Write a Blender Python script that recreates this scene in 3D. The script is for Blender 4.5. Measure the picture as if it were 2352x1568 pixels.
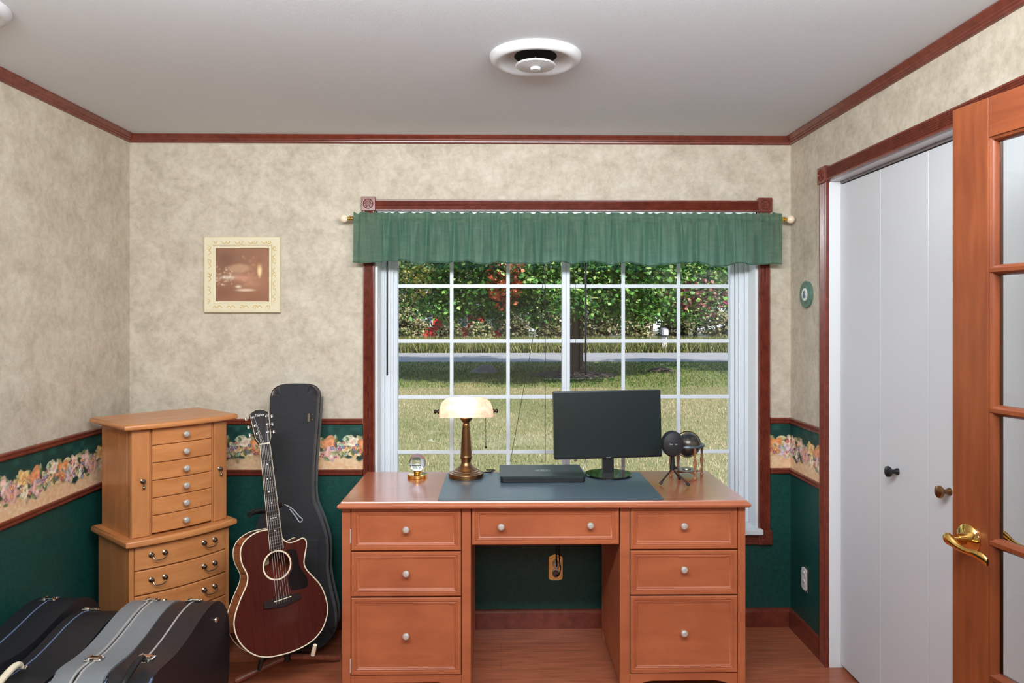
import bpy, bmesh, math, random
import numpy as np
from mathutils import Vector, Matrix
random.seed(7)
PI = math.pi
for o in list(bpy.data.objects): bpy.data.objects.remove(o)
scene = bpy.context.scene
COL = scene.collection

# ------------------------------------------------------------------ camera, sky, sun, lights, exposure
cam_d = bpy.data.cameras.new('camera'); cam = bpy.data.objects.new('camera', cam_d); COL.objects.link(cam)
cam.location = (0, 0, 1.535)
cam.rotation_euler = (PI/2, 0, -math.atan(26/1650))
cam_d.sensor_width = 36; cam_d.lens = 1650/2352*36
cam_d.shift_y = -52/2352
cam_d.clip_start = .05; cam_d.clip_end = 500
scene.camera = cam

world = bpy.data.worlds.new('sky'); scene.world = world; world.use_nodes = True
wn = world.node_tree; wn.nodes.clear()
wo = wn.nodes.new('ShaderNodeOutputWorld'); wb = wn.nodes.new('ShaderNodeBackground')
tc = wn.nodes.new('ShaderNodeTexCoord'); sx = wn.nodes.new('ShaderNodeSeparateXYZ'); rp = wn.nodes.new('ShaderNodeValToRGB')
wn.links.new(tc.outputs['Generated'], sx.inputs[0]); wn.links.new(sx.outputs['Z'], rp.inputs[0])
rp.color_ramp.elements[0].position = 0; rp.color_ramp.elements[0].color = (.86, .93, 1, 1)
rp.color_ramp.elements[1].position = .8; rp.color_ramp.elements[1].color = (.38, .6, .95, 1)
wn.links.new(rp.outputs[0], wb.inputs[0]); wb.inputs[1].default_value = 1.5
wn.links.new(wb.outputs[0], wo.inputs[0])

sun_d = bpy.data.lights.new('sun', 'SUN'); sun = bpy.data.objects.new('sun', sun_d); COL.objects.link(sun)
sun_d.energy = 10.0; sun_d.angle = .009; sun_d.color = (1, .95, .86)
sun.rotation_euler = Vector((-.52, .66, -.72)).to_track_quat('-Z', 'Y').to_euler()

def area(name, loc, direction, sx_, sy_, power, color=(1, 1, 1), portal=False):
    d = bpy.data.lights.new(name, 'AREA'); d.shape = 'RECTANGLE'; d.size = sx_; d.size_y = sy_; d.energy = power; d.color = color
    o = bpy.data.objects.new(name, d); COL.objects.link(o); o.location = loc
    o.rotation_euler = Vector(direction).to_track_quat('-Z', 'Z').to_euler()
    if portal: d.cycles.is_portal = True
    return o
area('window_portal', (.33, 3.80, 1.28), (0, -1, 0), 1.95, 1.6, 1, portal=True)
area('hall_fill_light', (.2, -.9, 2.42), (0, .25, -1), 1.6, 1.6, 75, (.91, .965, 1))  # added fill light, unseen in the hall, to brighten the room
area('doorway_fill_light', (-.1, .872, 2.26), (0, 1, -.06), 2.4, .22, 74, (.91, .965, 1))  # added fill light above the opening, evens out the room, out of view

scene.view_settings.view_transform = 'Standard'; scene.view_settings.look = 'None'
scene.view_settings.gamma = 1; scene.view_settings.use_curve_mapping = False
scene.view_settings.exposure = 0.18

# ------------------------------------------------------------------ helpers
def C(r, g, b):
    f = lambda v: (v/255/12.92) if v/255 <= .04045 else ((v/255+.055)/1.055)**2.4
    return (f(r), f(g), f(b))
def V(*a): return Vector(a)
def new_bm(): return bmesh.new()
def box(bm, x0, x1, y0, y1, z0, z1, bev=0, seg=2, M=None):
    m = Matrix.Translation(((x0+x1)/2, (y0+y1)/2, (z0+z1)/2)) @ Matrix.Diagonal((abs(x1-x0), abs(y1-y0), abs(z1-z0), 1))
    r = bmesh.ops.create_cube(bm, size=1, matrix=m)
    vs = r['verts']
    if bev > 0:
        es = list({e for v in vs for e in v.link_edges})
        rr = bmesh.ops.bevel(bm, geom=es, offset=bev, segments=seg, affect='EDGES', profile=.5, clamp_overlap=True)
        vs = list({v for v in vs if v.is_valid} | set(rr['verts']))
    if M is not None: bmesh.ops.transform(bm, matrix=M, verts=vs)
    return vs
def lathe(bm, prof, c=(0, 0, 0), segs=28, M=None, cap=True):
    rings = []; vs = []
    for r, z in prof:
        if r < 1e-6:
            v = bm.verts.new((c[0], c[1], c[2]+z)); rings.append([v]); vs.append(v)
        else:
            ring = [bm.verts.new((c[0]+r*math.cos(2*PI*k/segs), c[1]+r*math.sin(2*PI*k/segs), c[2]+z)) for k in range(segs)]
            rings.append(ring); vs += ring
    for a, b in zip(rings, rings[1:]):
        for k in range(segs):
            k2 = (k+1) % segs
            f = [a[k % len(a)], a[k2 % len(a)], b[k2 % len(b)], b[k % len(b)]]
            u = []
            for q in f:
                if q not in u: u.append(q)
            if len(u) > 2: bm.faces.new(u)
    if cap:
        if len(rings[0]) > 1: bm.faces.new(rings[0][::-1])
        if len(rings[-1]) > 1: bm.faces.new(rings[-1])
    if M is not None: bmesh.ops.transform(bm, matrix=M, verts=vs)
    return vs
def tube(bm, pts, rad, segs=10, closed=False, cap=True):
    pts = [Vector(p) for p in pts]; n = len(pts)
    R = rad if isinstance(rad, (list, tuple)) else [rad]*n
    t0 = (pts[1]-pts[0]).normalized(); up = Vector((0, 0, 1)) if abs(t0.z) < .9 else Vector((1, 0, 0))
    nrm = (up - up.dot(t0)*t0).normalized(); rings = []
    for i, p in enumerate(pts):
        if closed: t = (pts[(i+1) % n]-pts[i-1]).normalized()
        else: t = (pts[min(i+1, n-1)]-pts[max(i-1, 0)]).normalized()
        nrm = (nrm - nrm.dot(t)*t).normalized(); b = t.cross(nrm)
        rings.append([bm.verts.new(p + R[i]*(math.cos(2*PI*k/segs)*nrm + math.sin(2*PI*k/segs)*b)) for k in range(segs)])
    pr = list(zip(rings, rings[1:])) + ([(rings[-1], rings[0])] if closed else [])
    for a, b in pr:
        for k in range(segs): bm.faces.new((a[k], a[(k+1) % segs], b[(k+1) % segs], b[k]))
    if cap and not closed: bm.faces.new(rings[0][::-1]); bm.faces.new(rings[-1])
    return [v for r in rings for v in r]
def extr(bm, prof, p0, p1, u, v):
    """extrude the closed 2-D profile (a,b)->a*u+b*v from p0 to p1"""
    p0, p1, u, v = map(Vector, (p0, p1, u, v))
    A = [bm.verts.new(p0+a*u+b*v) for a, b in prof]; B = [bm.verts.new(p1+a*u+b*v) for a, b in prof]
    n = len(prof)
    for k in range(n): bm.faces.new((A[k], A[(k+1) % n], B[(k+1) % n], B[k]))
    bm.faces.new(A[::-1]); bm.faces.new(B)
    return A+B
def prism(bm, poly, M, d, bev=0, seg=3):
    """polygon (u,v) in the local xy plane, extruded by d along local z, placed by M"""
    A = [bm.verts.new((a, b, 0)) for a, b in poly]; B = [bm.verts.new((a, b, d)) for a, b in poly]; n = len(poly)
    fs = []
    for k in range(n): fs.append(bm.faces.new((A[k], A[(k+1) % n], B[(k+1) % n], B[k])))
    f0 = bm.faces.new(A[::-1]); f1 = bm.faces.new(B); vs = A+B
    if bev > 0:
        es = list(f0.edges)+list(f1.edges)
        rr = bmesh.ops.bevel(bm, geom=es, offset=bev, segments=seg, affect='EDGES', profile=.5, clamp_overlap=True)
        vs = list({v for v in vs if v.is_valid} | set(rr['verts']))
    bmesh.ops.transform(bm, matrix=M, verts=vs)
    return vs
def spline(pts, n=4, closed=True):
    out = []; N = len(pts)
    rng = range(N) if closed else range(N-1)
    for i in rng:
        if closed: p = [pts[(i+k-1) % N] for k in range(4)]
        else: p = [pts[max(i-1, 0)], pts[i], pts[i+1], pts[min(i+2, N-1)]]
        for k in range(n):
            t = k/n
            out.append(tuple(.5*(2*b+(c-a)*t+(2*a-5*b+4*c-d)*t*t+(3*b-a-3*c+d)*t**3) for a, b, c, d in zip(*p)))
    if not closed: out.append(tuple(pts[-1]))
    return out
def frame_M(o, x, y, z):
    M = Matrix.Identity(4)
    for i, a in enumerate((x, y, z)):
        for j in range(3): M[j][i] = a[j]
    for j in range(3): M[j][3] = o[j]
    return M
def obj(name, bm, mat, parent=None, smooth=True, ang=.6):
    bmesh.ops.recalc_face_normals(bm, faces=bm.faces[:])
    me = bpy.data.meshes.new(name); bm.to_mesh(me); bm.free()
    if smooth:
        me.polygons.foreach_set('use_smooth', [True]*len(me.polygons)); me.set_sharp_from_angle(angle=ang)
    me.materials.append(mat)
    o = bpy.data.objects.new(name, me); COL.objects.link(o); o.parent = parent
    if smooth:
        w = o.modifiers.new('weighted_normals', 'WEIGHTED_NORMAL'); w.keep_sharp = True; w.weight = 80
    return o
def np_obj(name, verts, faces, mat, parent=None, cols=None, smooth=False):
    verts = np.asarray(verts, dtype=np.float32); faces = np.asarray(faces, dtype=np.int32)
    me = bpy.data.meshes.new(name); nf, k = faces.shape
    me.vertices.add(len(verts)); me.vertices.foreach_set('co', verts.ravel())
    me.loops.add(nf*k); me.loops.foreach_set('vertex_index', faces.ravel())
    me.polygons.add(nf); me.polygons.foreach_set('loop_start', np.arange(0, nf*k, k, dtype=np.int32)); me.polygons.foreach_set('loop_total', np.full(nf, k, dtype=np.int32))
    me.update(calc_edges=True)
    if cols is not None:
        at = me.color_attributes.new('tint', 'FLOAT_COLOR', 'POINT')
        c4 = np.ones((len(verts), 4), dtype=np.float32); c4[:, :3] = cols
        at.data.foreach_set('color', c4.ravel())
    if smooth: me.polygons.foreach_set('use_smooth', [True]*nf)
    me.materials.append(mat)
    o = bpy.data.objects.new(name, me); COL.objects.link(o); o.parent = parent
    return o
def tag(o, label=None, cat=None, group=None, kind=None):
    if label: o['label'] = label
    if cat: o['category'] = cat
    if group: o['group'] = group
    if kind: o['kind'] = kind
    return o
def thing(name, label, cat, loc=(0, 0, 0), rotz=0, group=None, kind=None):
    o = bpy.data.objects.new(name, None); COL.objects.link(o); o.empty_display_size = .05
    o.location = loc; o.rotation_euler = (0, 0, rotz)
    return tag(o, label, cat, group, kind)
def copy_tree(o, parent=None):
    c = o.copy(); COL.objects.link(c); c.parent = parent
    for ch in o.children: copy_tree(ch, c)
    return c
def text(body, size, mat, parent, M, name='lettering', extrude=.0004, shear=0):
    cu = bpy.data.curves.new(name, 'FONT'); cu.body = body; cu.size = size; cu.extrude = extrude; cu.shear = shear
    cu.align_x = 'CENTER'; cu.align_y = 'CENTER'; cu.resolution_u = 3
    t = bpy.data.objects.new('tmp', cu); COL.objects.link(t)
    dg = bpy.context.evaluated_depsgraph_get(); me = bpy.data.meshes.new_from_object(t.evaluated_get(dg))
    bpy.data.objects.remove(t)
    me.transform(M); me.materials.clear(); me.materials.append(mat); me.name = name
    o = bpy.data.objects.new(name, me); COL.objects.link(o); o.parent = parent
    return o

# ------------------------------------------------------------------ materials
MATS = {}
def nt(name):
    m = bpy.data.materials.new(name); m.use_nodes = True; t = m.node_tree; t.nodes.clear()
    out = t.nodes.new('ShaderNodeOutputMaterial'); return m, t, out
def N(t, typ, **kw):
    n = t.nodes.new(typ)
    for k, v in kw.items():
        if hasattr(n, k): setattr(n, k, v)
        else: n.inputs[k].default_value = v
    return n
def coords(t, scale=(1, 1, 1), kind='Object', rot=(0, 0, 0)):
    c = t.nodes.new('ShaderNodeTexCoord'); mp = t.nodes.new('ShaderNodeMapping'); mp.inputs['Scale'].default_value = scale; mp.inputs['Rotation'].default_value = rot
    t.links.new(c.outputs[kind], mp.inputs[0]); return mp.outputs[0]
def noise(t, vec, scale, detail=4, rough=.55, dist=0):
    n = t.nodes.new('ShaderNodeTexNoise'); n.inputs['Scale'].default_value = scale; n.inputs['Detail'].default_value = detail
    n.inputs['Roughness'].default_value = rough; n.inputs['Distortion'].default_value = dist
    if vec is not None: t.links.new(vec, n.inputs['Vector'])
    return n.outputs['Fac']
def ramp(t, fac, stops):
    r = t.nodes.new('ShaderNodeValToRGB'); el = r.color_ramp.elements
    while len(el) < len(stops): el.new(.5)
    for e, (p, c) in zip(el, stops): e.position = p; e.color = (*c, 1)
    t.links.new(fac, r.inputs[0]); return r.outputs[0]
def mixc(t, a, b, fac, mode='MIX'):
    m = t.nodes.new('ShaderNodeMix'); m.data_type = 'RGBA'; m.blend_type = mode
    for s, val in ((6, a), (7, b)):
        if isinstance(val, tuple): m.inputs[s].default_value = (*val, 1)
        else: t.links.new(val, m.inputs[s])
    if isinstance(fac, (int, float)): m.inputs[0].default_value = fac
    else: t.links.new(fac, m.inputs[0])
    return m.outputs[2]
def bsdf(t, out, col, rough=.5, metal=0, spec=.5, bump=None, bstr=.2, bdist=.002, coat=0, coat_rough=.1, coat_ior=1.5, trans=0, emit=None, estr=0, sheen=0):
    b = t.nodes.new('ShaderNodeBsdfPrincipled')
    if isinstance(col, tuple): b.inputs['Base Color'].default_value = (*col, 1)
    else: t.links.new(col, b.inputs['Base Color'])
    if isinstance(rough, (int, float)): b.inputs['Roughness'].default_value = rough
    else: t.links.new(rough, b.inputs['Roughness'])
    b.inputs['Metallic'].default_value = metal; b.inputs['Specular IOR Level'].default_value = spec
    b.inputs['Coat Weight'].default_value = coat; b.inputs['Coat Roughness'].default_value = coat_rough
    b.inputs['Coat IOR'].default_value = coat_ior
    b.inputs['Transmission Weight'].default_value = trans; b.inputs['Sheen Weight'].default_value = sheen
    if emit: b.inputs['Emission Color'].default_value = (*emit, 1); b.inputs['Emission Strength'].default_value = estr
    if bump is not None:
        bp = t.nodes.new('ShaderNodeBump'); bp.inputs['Strength'].default_value = bstr; bp.inputs['Distance'].default_value = bdist
        t.links.new(bump, bp.inputs['Height']); t.links.new(bp.outputs[0], b.inputs['Normal'])
    t.links.new(b.outputs[0], out.inputs[0]); return b
def plain(name, col, rough=.5, metal=0, spec=.5, var=.06, vscale=30, bstr=0, bscale=200, **kw):
    m, t, out = nt(name); v = coords(t)
    n = noise(t, v, vscale, 3); c = mixc(t, tuple(x*(1-var) for x in col), tuple(min(1, x*(1+var)) for x in col), n)
    bsdf(t, out, c, rough, metal, spec, bump=noise(t, v, bscale, 2) if bstr else None, bstr=bstr, **kw)
    MATS[name] = m; return m
def wood(name, dark, light, rough=.35, grain=(1, 1, 14), scale=6, spec=.5, coat=0.0, blotch=.5, coat_rough=.15, coat_ior=1.5):
    """grain: mapping scale, large numbers ACROSS the grain"""
    m, t, out = nt(name); v = coords(t, grain); v2 = coords(t)
    g = noise(t, v, scale, 5, .6, .4); b = noise(t, v2, 4, 2)
    mm = N(t, 'ShaderNodeMath', operation='MULTIPLY'); t.links.new(g, mm.inputs[0]); mm.inputs[1].default_value = 1-blotch*.5
    ad = N(t, 'ShaderNodeMath', operation='MULTIPLY_ADD'); t.links.new(b, ad.inputs[0]); ad.inputs[1].default_value = blotch*.5; t.links.new(mm.outputs[0], ad.inputs[2])
    c = ramp(t, ad.outputs[0], [(.3, dark), (.68, light)])
    bsdf(t, out, c, rough, 0, spec, bump=g, bstr=.04, bdist=.001, coat=coat, coat_rough=coat_rough, coat_ior=coat_ior)
    MATS[name] = m; return m
def glass_mat(name, tint=(1, 1, 1), refl=1.0):
    m, t, out = nt(name); tr = N(t, 'ShaderNodeBsdfTransparent'); tr.inputs[0].default_value = (*tint, 1)
    gl = N(t, 'ShaderNodeBsdfGlossy'); gl.inputs['Roughness'].default_value = .005
    fr = N(t, 'ShaderNodeFresnel'); fr.inputs[0].default_value = 1.5
    mu = N(t, 'ShaderNodeMath', operation='MULTIPLY'); t.links.new(fr.outputs[0], mu.inputs[0]); mu.inputs[1].default_value = refl
    mx = N(t, 'ShaderNodeMixShader'); t.links.new(mu.outputs[0], mx.inputs[0]); t.links.new(tr.outputs[0], mx.inputs[1]); t.links.new(gl.outputs[0], mx.inputs[2])
    t.links.new(mx.outputs[0], out.inputs[0]); return m
def tint_mat(name, rough=.6, spec=.4, trans=0, bright=1.0):
    m, t, out = nt(name); a = N(t, 'ShaderNodeVertexColor'); a.layer_name = 'tint'
    b = bsdf(t, out, a.outputs[0], rough, 0, spec)
    if trans:
        tl = N(t, 'ShaderNodeBsdfTranslucent'); t.links.new(a.outputs[0], tl.inputs[0]); mx = N(t, 'ShaderNodeMixShader'); mx.inputs[0].default_value = trans
        t.links.new(b.outputs[0], mx.inputs[1]); t.links.new(tl.outputs[0], mx.inputs[2]); t.links.new(mx.outputs[0], out.inputs[0])
    return m

def wall_material():
    m, t, out = nt('papered_wall'); geo = N(t, 'ShaderNodeNewGeometry'); sep = N(t, 'ShaderNodeSeparateXYZ'); t.links.new(geo.outputs['Position'], sep.inputs[0])
    mp = t.nodes.new('ShaderNodeMapping'); t.links.new(geo.outputs['Position'], mp.inputs[0]); v = mp.outputs[0]
    n1 = noise(t, v, 9, 6, .65, .4); n2 = noise(t, v, 38, 5, .65, .3)
    paper = mixc(t, ramp(t, n1, [(.33, C(170, 158, 139)), (.52, C(195, 183, 164)), (.68, C(210, 200, 183))]), ramp(t, n2, [(.35, C(168, 156, 137)), (.6, C(206, 196, 178))]), .4)
    n3 = noise(t, v, 60, 4, .6)
    green = ramp(t, n3, [(.3, C(16, 60, 55)), (.7, C(27, 78, 70))])
    lt = N(t, 'ShaderNodeMath', operation='LESS_THAN'); t.links.new(sep.outputs['Z'], lt.inputs[0]); lt.inputs[1].default_value = .9
    col = mixc(t, paper, green, lt.outputs[0])
    r = N(t, 'ShaderNodeMapRange'); t.links.new(lt.outputs[0], r.inputs[0]); r.inputs[3].default_value = .62; r.inputs[4].default_value = .42
    bsdf(t, out, col, r.outputs[0], 0, .4, bump=noise(t, v, 260, 2), bstr=.06)
    return m
M_WALL = wall_material()
def ceil_mat():
    m, t, out = nt('ceiling_paint'); v = coords(t); n = noise(t, v, 2.2, 2)
    bsdf(t, out, mixc(t, C(214, 220, 225), C(220, 226, 230), n), .75, 0, .3, bump=noise(t, v, 140, 3), bstr=.12, bdist=.003); return m
M_CEIL = ceil_mat()
def floor_mat():
    m, t, out = nt('wood_floor'); v = coords(t)
    br = N(t, 'ShaderNodeTexBrick'); t.links.new(coords(t, (1, 1, 1)), br.inputs['Vector'])
    br.inputs['Scale'].default_value = 1; br.inputs['Brick Width'].default_value = 1.1; br.inputs['Row Height'].default_value = .085; br.inputs['Mortar Size'].default_value = .0012
    br.inputs['Color1'].default_value = (*C(150, 82, 58), 1); br.inputs['Color2'].default_value = (*C(176, 100, 68), 1); br.inputs['Mortar'].default_value = (*C(96, 52, 38), 1)
    g = noise(t, coords(t, (1.2, 12, 1)), 5, 5, .6, .5)
    c = mixc(t, br.outputs['Color'], ramp(t, g, [(.3, C(118, 60, 42)), (.7, C(196, 120, 84))]), .5)
    bsdf(t, out, c, .3, 0, .45, bump=g, bstr=.03); return m
M_FLOOR = floor_mat()
W_TRIM = wood('trim_wood', C(88, 34, 24), C(126, 58, 42), .28, (6, 6, 6), 5, coat=.2)
W_DESK = wood('desk_wood', C(150, 78, 48), C(180, 102, 64), .42, (2, 6, 6), 2.2, blotch=.9)
W_DESKT = wood('desk_top_wood', C(168, 90, 56), C(194, 112, 72), .3, (2, 9, 1), 2.5, spec=.8, coat=1.0, coat_rough=.16, blotch=.8, coat_ior=2.1)
W_ARM = wood('armoire_wood', C(172, 108, 60), C(200, 134, 82), .33, (5, 5, 1.2), 4, coat=.2)
W_ARMH = wood('armoire_front_wood', C(180, 112, 62), C(208, 140, 86), .33, (1.2, 5, 9), 4, coat=.2)
W_DOOR = wood('door_wood', C(98, 45, 23), C(132, 68, 35), .35, (9, 9, 1.0), 4, coat=.2)
W_DOORH = wood('door_rail_wood', C(96, 43, 22), C(130, 66, 34), .35, (1.0, 9, 12), 4, coat=.2)
W_GUIT = wood('mahogany', C(60, 23, 19), C(78, 32, 26), .1, (40, 1.5, 1), 4, coat=.6, coat_rough=.04, blotch=.3)
W_GSIDE = wood('mahogany_side', C(96, 38, 26), C(134, 62, 42), .12, (3, 3, 1), 5, coat=.5, coat_rough=.05)
W_NECK = wood('neck_wood', C(92, 44, 28), C(122, 62, 40), .4, (9, 1, 9), 5)
W_STAND = wood('stand_wood', C(112, 58, 42), C(156, 92, 66), .35, (9, 9, 1), 5)
M_EBONY = plain('ebony', C(30, 22, 22), .35)
M_BIND = plain('cream_binding', C(228, 214, 186), .4)
M_WHITE = plain('white_trim_paint', C(222, 224, 226), .38, var=.02, vscale=4)
M_VINYL = plain('white_vinyl', C(214, 220, 226), .35, var=.02, vscale=4)
M_CLOSET = plain('closet_door_paint', C(206, 208, 212), .5, var=.03, vscale=3, bstr=.03)
M_BLACK = plain('black_plastic', C(20, 22, 23), .35)
M_BLACKM = plain('black_matte', C(26, 26, 28), .6)
M_SCREEN = plain('dark_screen', C(22, 34, 34), .32, var=.1, vscale=3, spec=.6)
M_MAT = plain('desk_mat_leather', C(74, 92, 104), .3, spec=.9, var=.08, vscale=20, bstr=.1, bscale=400)
M_LAPTOP = plain('laptop_lid', C(32, 42, 44), .36, var=.05)
M_NICKEL = plain('satin_nickel', C(214, 211, 205), .3, .55, var=.04)
M_PEWTER = plain('pewter', C(150, 140, 124), .3, 1, var=.1)
M_CHROME = plain('chrome', C(225, 222, 218), .12, 1, var=.03)
M_BRASS = plain('polished_brass', C(232, 190, 110), .1, 1, var=.03)
M_BRONZE = plain('antique_brass', C(140, 104, 70), .3, 1, var=.1, vscale=8)
M_BRONZED = plain('dark_bronze', C(58, 46, 38), .4, .8)
M_CREAM = plain('cream_ceramic', C(236, 218, 192), .3)
M_CABLE = plain('black_cable', C(18, 18, 20), .5)
M_CORD = plain('dark_cord', C(40, 34, 30), .7)
M_WHITEP = plain('white_plastic', C(230, 228, 224), .4, var=.03)
M_GREYM = plain('grey_mark', C(150, 156, 158), .4)
M_BAG = plain('gig_bag_nylon', C(25, 26, 30), .72, var=.25, vscale=12, bstr=.25, bscale=60, bdist=.006, sheen=.2)
M_PIPE = plain('bag_piping', C(56, 30, 26), .7)
M_CASE = plain('black_tolex', C(30, 31, 36), .42, var=.15, vscale=90, bstr=.25, bscale=420, bdist=.001)
M_CASEG = plain('grey_tolex', C(118, 122, 126), .48, var=.08, vscale=90, bstr=.2, bscale=420, bdist=.001)
M_CASEP = plain('case_piping_highlight', C(96, 112, 146), .3)  # blue rim highlight of the black cases painted as the piping colour
M_SEAM = plain('silver_seam', C(196, 192, 190), .25, .35)
M_GLASS = glass_mat('window_glass', (.97, .985, .98), 2.0)
M_DGLASS = glass_mat('door_glass', (.93, .96, .95), 1.0)
M_DARK = plain('dark_void', C(14, 14, 15), .9)
M_VENT = plain('vent_white', C(200, 201, 202), .45, var=.03)
M_WPLATE = plain('brass_wall_plate', C(214, 184, 120), .22, 1, var=.05)
M_PLUG = plain('grey_plug', C(120, 112, 112), .5)

def cloth_mat():
    m, t, out = nt('green_valance_cloth'); v = coords(t)
    n = noise(t, coords(t, (90, 90, 14)), 1, 4, .7); n2 = noise(t, coords(t, (14, 14, 90)), 1, 3, .7)
    c = mixc(t, ramp(t, n, [(.3, C(56, 70, 58)), (.7, C(116, 132, 113))]), ramp(t, n2, [(.3, C(62, 76, 64)), (.7, C(118, 134, 115))]), .5)
    d = bsdf(t, out, c, .8, 0, .15, bump=n, bstr=.15)
    tl = N(t, 'ShaderNodeBsdfTranslucent'); t.links.new(mixc(t, c, C(178, 246, 228), .75), tl.inputs[0])
    mx = N(t, 'ShaderNodeMixShader'); mx.inputs[0].default_value = .48
    t.links.new(d.outputs[0], mx.inputs[1]); t.links.new(tl.outputs[0], mx.inputs[2]); t.links.new(mx.outputs[0], out.inputs[0]); return m
M_CLOTH = cloth_mat()
def shade_mat():
    m, t, out = nt('alabaster_glass'); v = coords(t); n = noise(t, v, 14, 4, .6, 2.0)
    c = ramp(t, n, [(.35, C(232, 196, 172)), (.6, C(250, 232, 216))])
    d = bsdf(t, out, c, .3, 0, .4)
    tl = N(t, 'ShaderNodeBsdfTranslucent'); t.links.new(c, tl.inputs[0]); mx = N(t, 'ShaderNodeMixShader'); mx.inputs[0].default_value = .6
    t.links.new(d.outputs[0], mx.inputs[1]); t.links.new(tl.outputs[0], mx.inputs[2]); t.links.new(mx.outputs[0], out.inputs[0]); return m
M_SHADE = shade_mat()
def emit_mat(name, col, s):
    m, t, out = nt(name); e = N(t, 'ShaderNodeEmission'); e.inputs[0].default_value = (*col, 1); e.inputs[1].default_value = s; t.links.new(e.outputs[0], out.inputs[0]); return m
M_BULB = emit_mat('lit_bulb', (1, .82, .6), 45)
def crystal():
    m, t, out = nt('crystal'); b = bsdf(t, out, (.93, .93, .96), .02, 0, .5, trans=1); b.inputs['IOR'].default_value = 1.48; return m
M_CRYST = crystal()
M_PRINT = tint_mat('printed_paper', .5, .35)

# ------------------------------------------------------------------ the room
XL, XR, YB, ZC = -1.828, 1.450, 3.57, 2.44
YF = .80                       # room side of the doorway wall
WX0, WX1, WZ0, WZ1 = -.621, 1.283, .485, 2.068
CY0, CY1, CZT = 1.83, 3.14, 2.141
def struct(name, bm, mat, parent=None, smooth=False):
    o = obj(name, bm, mat, parent, smooth)
    if parent is None: o['kind'] = 'structure'
    return o
bm = new_bm(); box(bm, XL-.15, XR+.95, -2.6, 3.74, -.06, 0); struct('floor', bm, M_FLOOR)
bm = new_bm(); box(bm, XL-.15, XR+.95, -2.6, 3.74, ZC, ZC+.15); struct('ceiling', bm, M_CEIL)
bm = new_bm()
box(bm, XL-.15, WX0, YB, 3.74, 0, ZC); box(bm, WX1, XR+.95, YB, 3.74, 0, ZC)
box(bm, WX0, WX1, YB, 3.74, 0, WZ0); box(bm, WX0, WX1, YB, 3.74, WZ1, ZC)
W_BACK = struct('wall_back', bm, M_WALL)
bm = new_bm(); box(bm, XL-.15, XL, YF-.12, YB, 0, ZC); W_LEFT = struct('wall_left', bm, M_WALL)
bm = new_bm()
box(bm, XR, XR+.12, CY1, YB, 0, ZC); box(bm, XR, XR+.12, YF-.12, CY0, 0, ZC); box(bm, XR, XR+.12, CY0, CY1, CZT, ZC)
W_RIGHT = struct('wall_right', bm, M_WALL)
OX0, OX1, OZ = -1.50, 1.25, 2.06     # wide cased opening to the hall
bm = new_bm()
box(bm, XL, OX0, YF-.12, YF, 0, ZC); box(bm, OX1, XR, YF-.12, YF, 0, ZC); box(bm, OX0, OX1, YF-.12, YF, OZ, ZC)
struct('wall_front', bm, M_WALL)
# hall behind the camera and the closet shell keep the daylight out
M_HALL = plain('hall_paint', C(214, 208, 196), .7, var=.03, vscale=3)
bm = new_bm(); box(bm, XL-.15, XR+.95, -2.75, -2.6, 0, ZC); box(bm, XL-.15, XL, -2.6, YF-.12, 0, ZC); box(bm, XR+.80, XR+.95, -2.6, YF-.12, 0, ZC); struct('wall_hall', bm, M_HALL)
bm = new_bm(); box(bm, XR+.80, XR+.95, YF-.12, YB, 0, ZC); box(bm, XR+.12, XR+.80, YF-.20, YF-.12, 0, ZC); struct('wall_closet', bm, M_HALL)

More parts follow.
